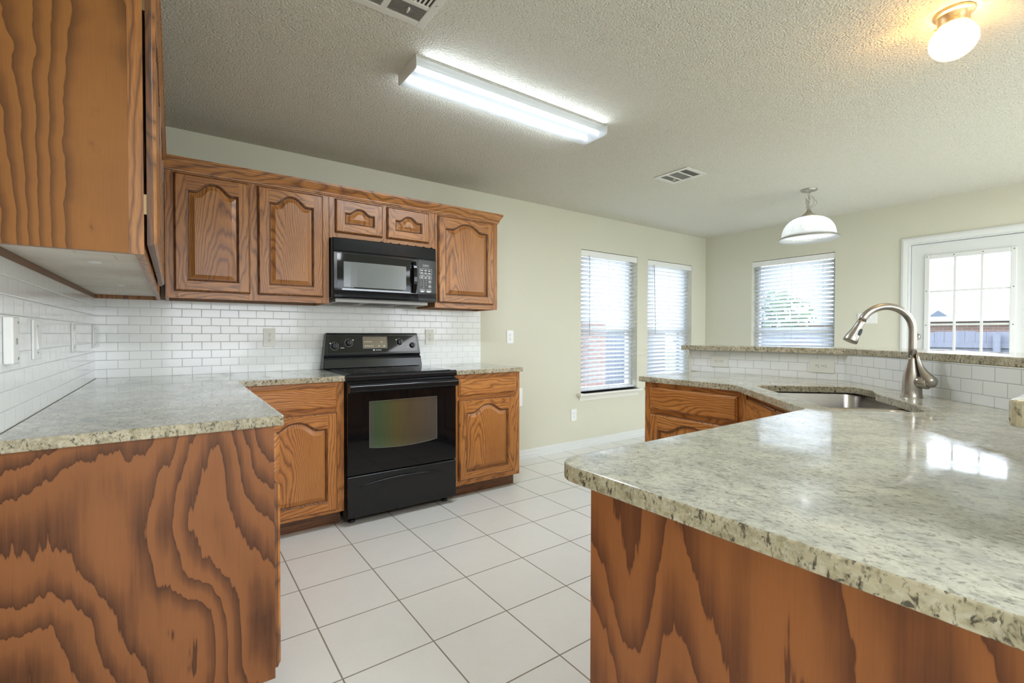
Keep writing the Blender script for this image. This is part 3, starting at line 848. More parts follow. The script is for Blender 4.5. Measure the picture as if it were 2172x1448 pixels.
poly = [(0, 0), (.535, 0), (.535, .0937), (.612, .0937), (.612, CB), (0, CB)]
ep = MB(); ep.prism([(a, b_) for a, b_ in poly], -.006, -.0004, axis='y')
e = ep.build('end_panel', PLY_BASE, b1, (0, 0, 0), (0, 0, R(-90))); e['label'] = 'flat plywood end with bold flame grain and a toe notch'
# local frame is turned a quarter, so the end panel is turned back to face the camera

# peninsula: three cabinet faces (left-end unit, diagonal sink base, near unit)
PX = 2.680
wp = 2.300 - 1.679
cabinet('base_cabinet', 'oak base cabinet under the far end of the sink counter, drawer over an arched door', 'cabinet', (3.29, -1.679, 0), R(-90), wp, 3.29 - PX, 0, CB,
        [(0, .05), (wp - .045, wp)], [(.0937, .145), (.690, .735), (.855, CB)],
        [(.045, .115, wp - .04, .700)], [(.045, .727, wp - .04, .856)], LO, toe=.0937)
dl = math.hypot(.545, .545)
dg = thing('sink_base_cabinet', 'oak sink base cabinet set diagonally in the corner under the sink', 'cabinet', (PX + .003, -2.3035, 0), R(-135))
m = MB(); m.box(0.004, .0, .0937, .05, .019, CB, 0); m.box(dl - .05, 0, .0937, dl - .004, .019, CB, 0)
for a, c_ in ((.0937, .145), (.69, .735), (.855, CB)): m.box(.05, 0, a, dl - .05, .019, c_, 1)
m.build('face_frame', [OAK_V, OAK_H], dg, bevel=.0008, seg=1)
m = MB(); m.box(.03, .075, 0, dl - .03, .09, .0937); m.build('toe_kick', OAK_D, dg)
m = MB(); m.box(.02, .40, .0937, dl - .02, .41, .60); m.box(.004, .02, .11, dl - .004, .39, .122); m.build('cabinet_box', OAK_V, dg)
drawer_front(dl / 2 - .045, .129, dg, (.035, -.0005, .727), OAK_H); drawer_front(dl / 2 - .045, .129, dg, (dl / 2 + .010, -.0005, .727), OAK_H)
panel_door('door', dl / 2 - .045, .585, dg, (.035, -.0005, .115), LO); panel_door('door', dl / 2 - .045, .585, dg, (dl / 2 + .010, -.0005, .115), LO)
NX, NY = 1.050, -2.845
wn_ = 2.128 - NX
nb = cabinet('base_cabinet', 'oak base cabinet of the near peninsula, large flame-grained plywood end in the right foreground', 'cabinet', (2.128, -3.435, 0), R(180), wn_, 3.435 + NY, 0, CB,
        [(0, .045), (.50, .56), (wn_ - .045, wn_)], [(.0937, .145), (.693, .738), (.850, CB)],
        [(.03, .115, .51, .70), (.55, .115, wn_ - .025, .70)], [(.03, .728, .51, .854), (.55, .728, wn_ - .025, .854)], LO, toe=.0937)
ep = MB(); ep.box(0, -.006, 0, .705, 0, CB)
e = ep.build('end_panel', PLY_NEAR, nb, (wn_ + .0005, .590 - .475 + .0, 0), (0, 0, R(90)))
e['label'] = 'flat plywood end with broad flame grain'
e.location = (wn_ + .0005, -.590, 0)

# ------------------------------------------------------------------ half wall and counters
WB = [(3.310, -1.578), (3.370, -2.487), (2.417, -3.440), (1.190, -3.440)]
def seg_normal(a, b):
    d = (Vector(b) - Vector(a)).normalized(); return Vector((-d.y, d.x))
wb_out = [(3.440, -1.578), (3.500, -2.541), (2.471, -3.570), (1.190, -3.570)]
poly = WB + list(reversed(wb_out))
m = MB(); m.prism(poly[::-1], 0, 1.0615); wbar = struct(m.build('wall_bar', WALL))
for i in range(3):
    a, b_ = Vector(WB[i]), Vector(WB[i + 1]); d = b_ - a; L = d.length; ang = math.atan2(d.y, d.x)
    # tile strip: local x runs along the wall, local y to the kitchen side
    t = MB(); t.box(.001, -.007 if False else 0, CT, L - .001, .007, 1.0610)
    o = t.build('backsplash', TILE_BAR, wbar, (a.x, a.y, 0), (0, 0, ang))
    if i > -1:
        # kitchen side is to the right of the direction of travel
        o.scale = (1, -1, 1) if False else (1, 1, 1)
        nrm = Vector((d.y, -d.x)).normalized()
        o.location = (a.x + nrm.x * .007, a.y + nrm.y * .007, 0)
ec = MB(); ec.box(3.300, -1.578, 0, 3.445, -1.566, 1.0615); ec.build('end_trim', WHITE_SILL, wbar)

ctL = [(.008, -1.9208), (.6412, -1.9208), (.6412, -.6440), (1.2000, -.6440), (1.2000, -.008), (.008, -.008)]
o = slab('countertop', rounded(ctL, [0, .010, 0, .006, 0, 0], 4), [], CT, .032, [GR_TOP, GR_EDGE]); tag(o, 'L-shaped speckled granite countertop in the left corner, running up to the stove', 'countertop')
o = slab('countertop', rounded([(1.958, -.6440), (2.5385, -.6440), (2.5385, -.008), (1.958, -.008)], [.004, .008, 0, 0], 4), [], CT, .032, [GR_TOP, GR_EDGE])
tag(o, 'small granite countertop over the narrow cabinet right of the stove', 'countertop')
pen = [(2.655, -1.645), (2.655, -2.261), (2.115, -2.801), (.980, -2.801), (.980, -3.555), (1.182, -3.555), (1.182, -3.4320), (2.4135, -3.4320), (3.3620, -2.4840), (3.3020, -1.645)]
pen = rounded(pen, [.012, .06, .03, .055, .01, 0, 0, 0, 0, .0], 8)
S2 = math.sqrt(.5)
def dgp(a, b): return ((a + b) * S2, (a - b) * S2)       # diagonal frame: a along the run, b toward the bar wall
hole = [(.290, 3.560), (.290, 3.975), (.255, 4.015), (.130, 4.012), (.02, 3.965), (-.10, 3.945), (-.38, 3.900), (-.495, 3.83), (-.505, 3.64), (-.470, 3.565)]
hole_r = rounded([dgp(a, b) for a, b in hole], [.05, .05, .04, .08, .1, .1, .1, .08, .07, .05], 6)
o = slab('countertop', pen, [hole_r], CT, .032, [GR_TOP, GR_EDGE]); tag(o, 'large granite peninsula countertop in the right foreground, bent around the sink', 'countertop')
bar_in = [(3.234, -1.540), (3.325, -2.503), (2.470, -3.410), (1.150, -3.410)]
bar_out = [(3.640, -1.540), (3.740, -2.640), (2.620, -3.830), (1.150, -3.830)]
o = slab('bar_top', rounded(bar_in + bar_out[::-1], [.01, .0, .0, .012, .02, .0, .0, .03], 4), [], 1.094, .032, [GR_TOP, GR_EDGE])
tag(o, 'raised granite bar top on the half wall behind the sink', 'bar top')

# ------------------------------------------------------------------ sink and faucet
sk = thing('kitchen_sink', 'stainless double bowl sink set under the granite in the corner', 'sink', (0, 0, 0))
def bowl(name, pts, depth, ztop, parent, r):
    P0 = rounded([dgp(a, b) for a, b in pts], r, 6); cx = sum(p[0] for p in P0) / len(P0); cy = sum(p[1] for p in P0) / len(P0)
    def ring(k, z): return [(cx + (p[0] - cx) * k, cy + (p[1] - cy) * k, z) for p in P0]
    m = MB()
    m.rings([ring(1.06, ztop), ring(1.0, ztop), ring(.985, ztop - .006), ring(.955, ztop - depth + .03), ring(.93, ztop - depth + .01), ring(.86, ztop - depth), ring(.10, ztop - depth - .006)], 0, cap1=True)
    b = m.build(name, STEEL, parent, fix=False)
    for p in b.data.polygons: p.flip()
    dr = MB(); dr.lathe([(.042, .003), (.040, .004), (.030, .0), (.012, -.001)], (cx, cy, ztop - depth - .003), 24, cap1=True); dr.build('drain', PEWTER, b)
    return b
ZS = CB - .001
bowl('sink_bowl', [(.300, 3.548), (.300, 4.035), (.10, 4.030), (-.195, 3.965), (-.205, 3.548)], .22, ZS, sk, .06)
bowl('sink_bowl', [(-.235, 3.548), (-.228, 3.945), (-.50, 3.86), (-.515, 3.60), (-.48, 3.548)], .19, ZS, sk, .05)
# faucet, in a vertical plane pointing at the sink
fa = thing('kitchen_faucet', 'brushed nickel pull-down gooseneck faucet standing behind the sink', 'faucet', (2.8054, -2.915, CT), R(135))
# local +x points toward the sink centre, local +y points to the near (right-hand) side
bd_ = MB(); bd_.lathe([(.036, 0), (.036, .003), (.0335, .007), (.0325, .03), (.0315, .065), (.028, .095), (.0215, .120), (.0165, .145), (.0150, .154), (.0142, .160)], n=36, cap1=True)
bd_.build('faucet_body', NICKEL, fa)
arc = []
zc = .272; rr = .098
arc.append((0, 0, .155)); arc.append((0, 0, .20)); arc.append((0, 0, .245))
for k in range(0, 17):
    th = R(0 + 158 * k / 16); arc.append((rr - rr * math.cos(th), 0, zc + rr * math.sin(th) * .985))
sp = MB(); sp.tube(arc, .0142, 18); sp.build('spout', NICKEL, fa)
e0 = Vector(arc[-1]); dirv = (Vector(arc[-1]) - Vector(arc[-2])).normalized()
hd = MB(); hp = [(0, .0140), (.003, .0150), (.02, .0155), (.045, .0190), (.070, .0245), (.088, .0270), (.094, .0262)]
hd.tube([e0 + dirv * s_ for s_, r_ in hp], [r_ for s_, r_ in hp], 20)
h_ = hd.build('spray_head', NICKEL, fa)
bp_ = e0 + dirv * .052
btn = MB(); side = Vector((0, 1, 0)); nrm = dirv.cross(side).normalized()
bt_c = bp_ + side * .0185 * .85 - nrm * .0185 * .45
ax = dirv; wx = (side * .45 + nrm * .85).normalized(); nz = ax.cross(wx).normalized()
if nz.dot(side) < 0: nz = -nz
ov = []
for lvl, sc_ in ((-.004, 1.0), (.003, 1.0), (.0045, .8)):
    ov.append([bt_c + ax * (.021 * sc_ * math.cos(2 * PI * k / 24)) + wx * (.0085 * sc_ * math.sin(2 * PI * k / 24)) + nz * lvl for k in range(24)])
btn.rings(ov, 0, cap0=True, cap1=True); btn.build('spray_button', RUBBER, h_)
# side lever: hub on the near side, blade sweeping up along the body
hb = MB(); hb.tube([(0, .010, .062), (0, .036, .062), (0, .038, .062), (0, .056, .062), (0, .060, .062)], [.0240, .0255, .0245, .0255, .020], 24); hub = hb.build('handle_hub', NICKEL, fa, (0, 0, 0), (0, 0, R(29)))
lv = MB()
lp = [(0, .016, .176, .006, .004), (0, .021, .152, .010, .005), (0, .030, .124, .014, .007), (0, .042, .101, .019, .011), (0, .054, .082, .023, .017), (0, .064, .069, .024, .021), (0, .071, .060, .021, .019), (0, .076, .053, .013, .012), (0, .079, .049, .004, .004)]
rings_ = []
for (px, py, pz, wx_, th_) in lp:
    rings_.append([(px + wx_ * math.cos(2 * PI * k / 16), py + th_ * math.sin(2 * PI * k / 16) * .8, pz + th_ * math.sin(2 * PI * k / 16) * .75) for k in range(16)])
lv.rings(rings_, 0, cap0=True, cap1=True); lv.build('lever', NICKEL, fa, (0, 0, 0), (0, 0, R(29)))

# ------------------------------------------------------------------ range
RX = 1.2045; RW = .745
rg_ = thing('electric_range', 'black freestanding electric range with glass oven door between the base cabinets', 'stove', (RX, 0, 0))
b = MB(); b.box(0, -.615, .035, RW, -.03, .905); b.build('range_body', BLACK, rg_, bevel=.003)
ck = MB(); ck.prism(rounded([(-.655, .884), (-.640, .878), (-.04, .880), (-.04, .9205), (-.645, .9205), (-.655, .910)], [.006, .003, 0, .002, .006, .006], 3), -.003, RW + .003, axis='x')
ck.build('cooktop', BLACK, rg_)
gl = MB(); gl.box(.03, -.625, .9205, RW - .03, -.11, .9235)
g_ = gl.build('cooktop_glass', BLACK_GLOSS, rg_, bevel=.001)
BURN = plain('burner_mark', (.05, .05, .055), .3)
for (bx, by, br_) in ((.20, -.47, .10), (.55, -.47, .08), (.20, -.23, .08), (.55, -.23, .10)):
    MB().lathe([(br_, 0), (br_, .0003), (br_ - .004, .0003), (br_ - .004, 0)], (bx, by, .9236), 48).build('burner_ring', BURN, g_)
# backguard: leaning lower panel and the deeper control panel
bgp = [(-.105, .9235), (-.030, .9235), (-.030, 1.165), (-.040, 1.175), (-.070, 1.175), (-.078, 1.165), (-.096, 1.022), (-.092, 1.012), (-.080, 1.006), (-.094, .998), (-.098, .985)]
bk = MB(); rs = []
for xx, tp in ((.0, .030), (RW, -.030)):
    rs.append([(xx + tp * max(0, (z - .93) / .245), y, z) for y, z in bgp])
bk.rings(rs, 0, cap0=True, cap1=True, smooth=False); bk.build('backguard', BLACK, rg_, bevel=.004)
# face of the control panel: tilted plane from (-.096,1.022) to (-.078,1.165)
tilt = math.atan2(.018, .143)
cp = bpy.data.objects.new('control_panel', None)
def cpt(xx, zz, out=0.0):
    k = (zz - 1.022) / .143; return Vector((xx, -.0965 + .018 * k - out * math.cos(tilt), zz + out * math.sin(tilt)))
cpm = MB(); 
crn = [cpt(.034, 1.035, .0004), cpt(RW - .034, 1.035, .0004), cpt(RW - .044, 1.157, .0004), cpt(.044, 1.157, .0004)]
crb = [cpt(.034, 1.035, -.002), cpt(RW - .034, 1.035, -.002), cpt(RW - .044, 1.157, -.002), cpt(.044, 1.157, -.002)]
cpm.rings([crb, crn], 0, cap1=True, smooth=False)
cpo = cpm.build('control_panel', BLACK_GLOSS, rg_)
def face_rect(mb, x0, z0, x1, z1, out=.0012, mi=0):
    q = [cpt(x0, z0, out), cpt(x1, z0, out), cpt(x1, z1, out), cpt(x0, z1, out)]; q2 = [cpt(x0, z0, -.001), cpt(x1, z0, -.001), cpt(x1, z1, -.001), cpt(x0, z1, -.001)]
    mb.rings([q2, q], mi, cap1=True, smooth=False)
dm = MB(); face_rect(dm, 1.4906 - RX, 1.066, 1.6664 - RX, 1.145, .0016); dmo = dm.build('display', DISPLAY, cpo)
fr = MB(); X0, X1, Z0, Z1 = 1.4906 - RX - .005, 1.6664 - RX + .005, 1.062, 1.149
for a in ((X0, Z0, X1, Z0 + .004), (X0, Z1 - .004, X1, Z1), (X0, Z0 + .004, X0 + .004, Z1 - .004), (X1 - .004, Z0 + .004, X1, Z1 - .004)): face_rect(fr, *a, out=.004)
fr.build('display_bezel', plain('bezel_grey', (.16, .15, .14), .3), cpo)
DPRINT = plain('display_print', (.62, .55, .42), .5)
for args in [(X0 + .015 + k * .014, 1.078, X0 + .024 + k * .014, 1.084) for k in range(5)] + [(X0 + .012 + k * .016, 1.108, X0 + .022 + k * .016, 1.114) for k in range(4)] + [(X0 + .115 + k * .020, 1.076 + (k % 2) * .03, X0 + .128 + k * .020, 1.083 + (k % 2) * .03) for k in range(3)]:
    mk = MB(); face_rect(mk, *args, .0022); mk.build('display_mark', DPRINT, dmo)
lg = MB(); c0_ = 1.568 - RX
lg.rings([[cpt(c0_ - .009, 1.050, .0008), cpt(c0_, 1.0435, .0008), cpt(c0_ + .009, 1.050, .0008), cpt(c0_, 1.0575, .0008)], [cpt(c0_ - .009, 1.050, .0014), cpt(c0_, 1.0435, .0014), cpt(c0_ + .009, 1.050, .0014), cpt(c0_, 1.0575, .0014)]], 0, cap1=True, smooth=False)
lg.build('logo_diamond', PRINT, cpo)
lg = MB()
for k in range(6): face_rect(lg, c0_ + .014 + k * .0075, 1.0475, c0_ + .0195 + k * .0075, 1.0525, .0012)
lg.build('logo_lettering', PRINT, cpo)
for (xa, za) in ((1.3265, 1.0667), (1.8270, 1.0667)):
    lg = MB()
    for k in range(5): face_rect(lg, xa - RX + k * .0055, za, xa - RX + .0042 + k * .0055, za + .0042, .0012)
    lg.build('printed_lettering', PRINT, cpo)
def knob(kx, kz):
    c_ = cpt(kx - RX, kz, 0); u_ = Vector((0, -math.cos(tilt), math.sin(tilt))); a_ = Vector((1, 0, 0)); b_ = u_.cross(a_)
    m = MB()
    prof = [(.0215, 0), (.0215, .004), (.0195, .007), (.0180, .020), (.0165, .022)]
    m.rings([[c_ + u_ * h + a_ * r * math.cos(2 * PI * k / 28) + b_ * r * math.sin(2 * PI * k / 28) for k in range(28)] for r, h in prof], 0, cap1=True)
    bl = [(-.0045, -.0175), (.0045, -.0175), (.0035, .0175), (-.0035, .0175)]
    m.rings([[c_ + u_ * h + a_ * p[0] * k_ - b_ * p[1] * k_ for p in bl] for h, k_ in ((.020, 1.0), (.030, .85))], 0, cap1=True, smooth=False)
    kb = m.build('knob', BLACK_SOFT, rg_)
    d = MB()
    for i in range(18):
        th = R(-70 + 320 * i / 17 + 160); q = c_ + u_ * .0009 + a_ * .0275 * math.cos(th) + b_ * .0275 * math.sin(th)
        d.rings([[q + a_ * .0018 * math.cos(2 * PI * k / 6) + b_ * .0018 * math.sin(2 * PI * k / 6) + u_ * h for k in range(6)] for h in (-.0006, .0003)], 0, cap1=True)
    s_ = 1 if kx in (1.3868, 1.8734) else -1
    q = c_ + u_ * .0009 + a_ * .032 * s_ - b_ * -.024 * -1
    q = c_ + u_ * .0009 + a_ * .030 * s_ + Vector((0, 0, .020))
    d.rings([[q + a_ * .0045 * math.cos(2 * PI * k / 10) + b_ * .0045 * math.sin(2 * PI * k / 10) + u_ * h for k in range(10)] for h in (-.0006, .0003)], 0, cap1=True)
    d.build('dial_marks', PRINT, kb)
for kx, kz in ((1.2865, 1.0812), (1.3868, 1.1045), (1.7714, 1.1061), (1.8734, 1.082)): knob(kx, kz)
# oven door
od = MB(); od.prism(rounded([(-.655, .308), (-.618, .308), (-.618, .872), (-.650, .872), (-.655, .866)], [.006, 0, 0, .004, .004], 3), .004, RW - .004, axis='x')
odo = od.build('oven_door', BLACK_GLOSS, rg_, bevel=.001)
wx0, wx1, wz0, wz1 = 1.340 - RX, 1.800 - RX, .452, .752
wpts = [(wx0 - (wx0 + wx1) / 2 + .006, wz1 - .6)]
bot = []
for k in range(13):
    t = k / 12; bot.append((wx0 + (wx1 - wx0) * t - (wx0 + wx1) / 2, wz0 + .006 - .016 * math.sin(PI * t) - .6 + .008))
wp_ = bot + [((wx1 - wx0) / 2, wz1 - .6), (-(wx1 - wx0) / 2, wz1 - .6)]
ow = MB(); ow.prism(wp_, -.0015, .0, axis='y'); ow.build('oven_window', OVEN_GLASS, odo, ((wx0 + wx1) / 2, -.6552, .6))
rim = MB(); rim.tube([(a, 0, b_) for a, b_ in wp_], .0016, 6, loop=True); rim.build('window_rim', plain('rim_grey', (.16, .16, .155), .25), odo, ((wx0 + wx1) / 2, -.656, .6))
hn = MB(); hn.prism(rounded([(-.700, .822), (-.655, .806), (-.655, .868), (-.690, .866), (-.702, .852)], [.010, 0, 0, .008, .010], 4), .006, RW - .006, axis='x', smooth=False)
hn.build('oven_handle', BLACK, odo, bevel=.0015)
# storage drawer
sd = MB(); sd.prism(rounded([(-.655, .050), (-.618, .050), (-.618, .302), (-.650, .302), (-.655, .297)], [.006, 0, 0, .004, .004], 3), .004, RW - .004, axis='x')
sdo = sd.build('storage_drawer', BLACK, rg_, bevel=.001)
gp = MB(); n_ = 24; ra, rb = [], []
rings_ = []
for k in range(n_ + 1):
    t = k / n_; xx = 1.275 - RX + .588 * t; hgt = .019 * math.sin(PI * t) ** .6 + .0005; dz = -.006 * math.sin(PI * t)
    zc_ = .236 + .014 * math.sin(PI * t)
    rings_.append([(xx, -.655, zc_ - .002), (xx, -.655 - .016 * math.sin(PI * t) ** .7 - .0006, zc_ - .001 + hgt * .25), (xx, -.655 - .013 * math.sin(PI * t) ** .7 - .0006, zc_ + hgt * .7), (xx, -.655, zc_ + hgt)])
gp.rings(rings_, 0, cap0=True, cap1=True); gp.build('drawer_grip', BLACK, sdo)
ft = None
for fx in (.05, RW - .05):
    for fy in (-.57, -.10):
        MB().lathe([(.022, 0), (.022, .012), (.010, .016), (.010, .036)], (fx, fy, 0), 14, cap0=True).build('foot', BLACK_SOFT, rg_)
MB().box(.012, -.58, .020, RW - .012, -.565, .050).build('drawer_kick', GAP_SHADE, rg_)

# ------------------------------------------------------------------ microwave
MX0, MX1 = 1.1960, 1.9480
mwv = thing('microwave_oven', 'black over-the-range microwave hung under the short cabinet above the stove', 'microwave', (MX0, 0, 1.398))
W_ = MX1 - MX0; HM = .397
b = MB(); b.box(.001, -.350, .006, W_ - .001, -.008, HM); b.build('microwave_body', BLACK_SOFT, mwv, bevel=.002)
u_ = MB(); u_.box(.03, -.335, -.020, W_ - .06, -.03, .0055); uo = u_.build('underside_hood', GREY_METAL, mwv, bevel=.004)
fl = MB()
for a, c_ in ((.06, .20), (.27, .46), (.51, .64)): fl.box(a, -.30, -.0225, c_, -.11, -.0203)
fl.build('grease_filter', plain('filter_dark', (.10, .10, .095), .6), uo)
# front: bowed profile (y, z): vent strip on top, door below
def bow(k): return -.352 - .050 * (1 - (2 * k - 1) ** 4 * .35)
vs = MB(); rs = []
N_ = 20
for k in range(N_ + 1):
    t = k / N_; yy = bow(t); rs.append([(.010 + (W_ - .026) * t, -.348, .312), (.010 + (W_ - .026) * t, yy + .004, .312), (.010 + (W_ - .026) * t, yy + .010, .390), (.010 + (W_ - .026) * t, yy + .016, .396), (.010 + (W_ - .026) * t, -.348, .396)])
vs.rings(rs, 0, cap0=True, cap1=True, smooth=False); vso = vs.build('vent_strip', BLACK, mwv)
for k in range(7): MB().lathe([(.010, 0), (.009, .005), (.002, .007)], (.33 + k * .062, -.375, .396), 10, cap1=True).build('vent_tab', BLACK_SOFT, vso)
def front_piece(name, xa, xb, mat, parent):
    m = MB(); rs = []; n = 12
    for k in range(n + 1):
        xx = xa + (xb - xa) * k / n; yy = bow((xx - .010) / (W_ - .026))
        rs.append([(xx, -.348, .003), (xx, yy + .004, .003), (xx, yy - .008, .010), (xx, yy - .010, .026), (xx, yy + .001, .040), (xx, yy - .004, .056), (xx, yy, .068), (xx, yy, .300), (xx, yy + .004, .309), (xx, -.348, .309)])
    m.rings(rs, 0, cap0=True, cap1=True, smooth=False); return m.build(name, mat, parent)
SPL = 1.7795 - MX0
dro = front_piece('microwave_door', .010, SPL - .001, BLACK, mwv)
cpo2 = front_piece('control_panel', SPL + .001, W_ - .016, BLACK_SOFT, mwv)
def fpt(x_, z_, out=.0008): return (x_ - MX0, bow((x_ - MX0 - .010) / (W_ - .026)) - out, z_ - 1.398)
def curved_rect(mb, xa, za, xb, zb, out, n=10, mi=0):
    rs = []
    for k in range(n + 1):
        xx = xa + (xb - xa) * k / n
        p, q = Vector(fpt(xx, za, out)), Vector(fpt(xx, zb, out)); p0, q0 = Vector(fpt(xx, za, -.002)), Vector(fpt(xx, zb, -.002))
        rs.append([p0, p, q, q0])
    mb.rings(rs, mi, cap0=True, cap1=True, smooth=False)
m = MB(); curved_rect(m, 1.224, 1.470, 1.735, 1.690, .0009); m.build('door_glass', BLACK_GLOSS, dro)
m = MB(); curved_rect(m, 1.264, 1.476, 1.690, 1.640, .0016); m.build('door_window', MICRO_GLASS, dro)
hd = MB(); rs = []
for k in range(15):
    t = k / 14; z_ = 1.456 + .226 * t - 1.398; o_ = .036 * math.sin(PI * min(1, max(0, t))) ** .45 + .002
    xx = 1.748 - MX0; yy = bow(.77)
    rs.append([(xx - .018, yy + .002, z_), (xx - .014, yy - o_, z_), (xx + .012, yy - o_, z_), (xx + .020, yy + .002, z_)])
hd.rings(rs, 0, cap0=True, cap1=True, smooth=False); hd.build('door_handle', BLACK_GLOSS, dro, bevel=.004)
m = MB(); curved_rect(m, 1.816, 1.650, 1.871, 1.668, .0010, 4); m.build('display', plain('micro_display', (.06, .075, .07), .2), cpo2)
pm = MB()
def frame_rect(x0, z0, x1, z1, t):
    for a in ((x0, z0, x1, z0 + t), (x0, z1 - t, x1, z1), (x0, z0 + t, x0 + t, z1 - t), (x1 - t, z0 + t, x1, z1 - t)): curved_rect(pm, *a, .0010, 4)
frame_rect(1.795, 1.598, 1.892, 1.637, .0016); frame_rect(1.794, 1.566, 1.891, 1.582, .0016)
for i in range(3):
    for j_ in range(2): curved_rect(pm, 1.803 + i * .030, 1.604 + j_ * .017, 1.820 + i * .030, 1.610 + j_ * .017, .0010, 2)
    curved_rect(pm, 1.805 + i * .030, 1.571, 1.818 + i * .030, 1.577, .0010, 2)
for (a, c_) in ((1.797, 1.834), (1.846, 1.889)):
    curved_rect(pm, a, 1.487, c_, 1.4895, .0010, 2); curved_rect(pm, a, 1.475, c_, 1.480, .0010, 2); curved_rect(pm, a + .006, 1.469, c_ - .008, 1.475, .0010, 2)
    curved_rect(pm, a, 1.587, c_, 1.5895, .0010, 2)
for (cx_, cz_) in ((1.8759, 1.5468), (1.8758, 1.5129)):
    ring = []
    for rr_ in (.0125, .0108):
        ring.append([Vector(fpt(cx_ + rr_ * math.cos(2 * PI * k / 24), cz_ + rr_ * math.sin(2 * PI * k / 24), .0011)) for k in range(24)])
    pm.rings(ring, 0); curved_rect(pm, cx_ - .005, cz_ - .004, cx_ + .005, cz_ + .004, .0010, 2)
pm.build('keypad_marks', PRINT, cpo2)
digs = ['1', '2', '3', '4', '5', '6', '7', '8', '9', '*', '0', '#']
for i, dch in enumerate(digs[:12]):
    if dch in '*#': continue
    px_, pz_ = 1.804 + (i % 3) * .0215, 1.5535 - (i // 3) * .0165
    q = fpt(px_, pz_, .0009); text_mesh('keypad_digit', dch, .0105, PRINT, cpo2, q, (R(90), 0, 0))
q = fpt(1.8435, 1.659, .0016); text_mesh('display_digits', '1:951', .014, PRINT_DIM, cpo2, q, (R(90), 0, 0))

# ------------------------------------------------------------------ outlets, switches
def outlet(label, loc, rz, horizontal=False, w=.074, h=.120, mat=PLATE, cat='outlet', thick=.006, group='white wall outlets'):
    """local: face toward -y"""
    o = thing('wall_outlet', label, cat, loc, rz, group)
    pl = MB(); hw, hh = (w / 2, h / 2)
    pl.prism(rounded([(-hw, -hh), (hw, -hh), (hw, hh), (-hw, hh)], .005, 3), -thick, 0, axis='y'); pl.build('cover_plate', mat, o, bevel=.0018)
    for s_ in (-1, 1):
        r_ = MB(); cx, cz = (s_ * .0195, 0) if horizontal else (0, s_ * .0195)
        pts = rounded([(-.0165, -.0135), (.0165, -.0135), (.0165, .0135), (-.0165, .0135)], .009, 4)
        if horizontal: pts = [(-b_, a) for a, b_ in pts]
        r_.prism(pts, -thick - .0015, -thick + .001, axis='y'); ro = r_.build('receptacle', mat, o, (cx, 0, cz))
        sl = MB()
        sh = [(-.0075, -.001, -.0055, .007), (.0050, -.001, .0070, .006), (-.0022, -.0095, .0022, -.005)]
        for a in sh:
            bx = a if not horizontal else (a[1], a[0], a[3], a[2])
            sl.box(bx[0], -thick - .0019, bx[1], bx[2], -thick - .0005, bx[3])
        sl.build('slots', SLOT, ro)
    MB().lathe([(.003, 0), (.0025, .0012), (.0005, .0015)], (0, -thick, 0), 10, axis='y', cap1=True).build('screw', PEWTER, o)
    return o
outlet('white outlet on the tile to the left of the stove', (.8855, -.0075, 1.1455), 0)
outlet('white outlet on the tile just right of the stove control panel', (2.0594, -.0075, 1.1450), 0)
outlet('white outlet on the painted wall right of the backsplash, above the narrow counter', (2.8704, -.0005, 1.1432), 0, mat=PLATE_W)
outlet('white outlet low on the painted wall, near the baseboard left of the window', (3.6687, -.0005, .3470), 0, mat=PLATE_W)
def on_bar(u, i=0):
    a, b_ = Vector(WB[i]), Vector(WB[i + 1]); d = (b_ - a).normalized(); nrm = Vector((d.y, -d.x)); p = a + d * u + nrm * .0075
    return (p.x, p.y), math.atan2(nrm.y, nrm.x) + PI / 2
p, rz_ = on_bar(.205); outlet('sideways white outlet on the bar backsplash at its far end', (p[0], p[1], .992), rz_, True, .120, .076)
p, rz_ = on_bar(.800); outlet('sideways white outlet on the bar backsplash near the faucet', (p[0], p[1], .992), rz_, True, .122, .078)
def switch_plate(label, loc, rz, w, h, n=1, mat=PLATE_W, rocker=False, name='light_switch', cat='switch', thick=.006):
    o = thing(name, label, cat, loc, rz)
    m = MB(); m.prism(rounded([(-w / 2, -h / 2), (w / 2, -h / 2), (w / 2, h / 2), (-w / 2, h / 2)], .004, 3), -thick, 0, axis='y'); m.build('cover_plate', mat, o, bevel=.0018)
    for k in range(n):
        cx = (k - (n - 1) / 2) * .046; t = MB()
        if rocker: t.prism([(-thick - .005, -.030), (-thick + .001, -.033), (-thick + .001, .033), (-thick - .001, .030)], cx - .0165, cx + .0165, axis='x')
        else: t.prism([(-thick - .010, .006), (-thick + .001, -.006), (-thick + .001, .011), (-thick - .010, .011)], cx - .005, cx + .005, axis='x')
        t.build('toggle', mat, o)
        s_ = MB()
        for zz in (-.042, .042): s_.lathe([(.0032, 0), (.0026, .0012), (.0005, .0015)], (cx, -thick, zz), 10, axis='y', cap1=True)
        s_.build('screw', PEWTER, o)
    return o
switch_plate('white double switch plate on the far wall between the blind and the glass door', (XR - .0005, -1.770, 1.3335), R(-90), .162, .105, 2)
switch_plate('white rocker switch plate on the left tile, second from the picture edge', (.0075, -1.421, 1.150), R(90), .103, .126, 1, rocker=True)
switch_plate('white switch plate on the left tile, third from the picture edge', (.0075, -.735, 1.150), R(90), .082, .126, 1, rocker=True)
switch_plate('narrow white plate on the left tile closest to the corner', (.0075, -.092, 1.152), R(90), .068, .124, 1)
bx = thing('phone_jack_box', 'boxy white surface-mounted jack on the left tile at the picture edge', 'wall box', (.0075, -1.746, 1.150), R(90))
m = MB(); m.box(-.030, -.020, -.062, .030, 0, .062); m.build('box_cover', PLATE_W, bx, bevel=.004)
m = MB(); m.box(-.006, -.0215, -.010, .006, -.0202, .006); m.build('jack_port', plain('port_grey', (.35, .36, .36), .5), bx)
m = MB()
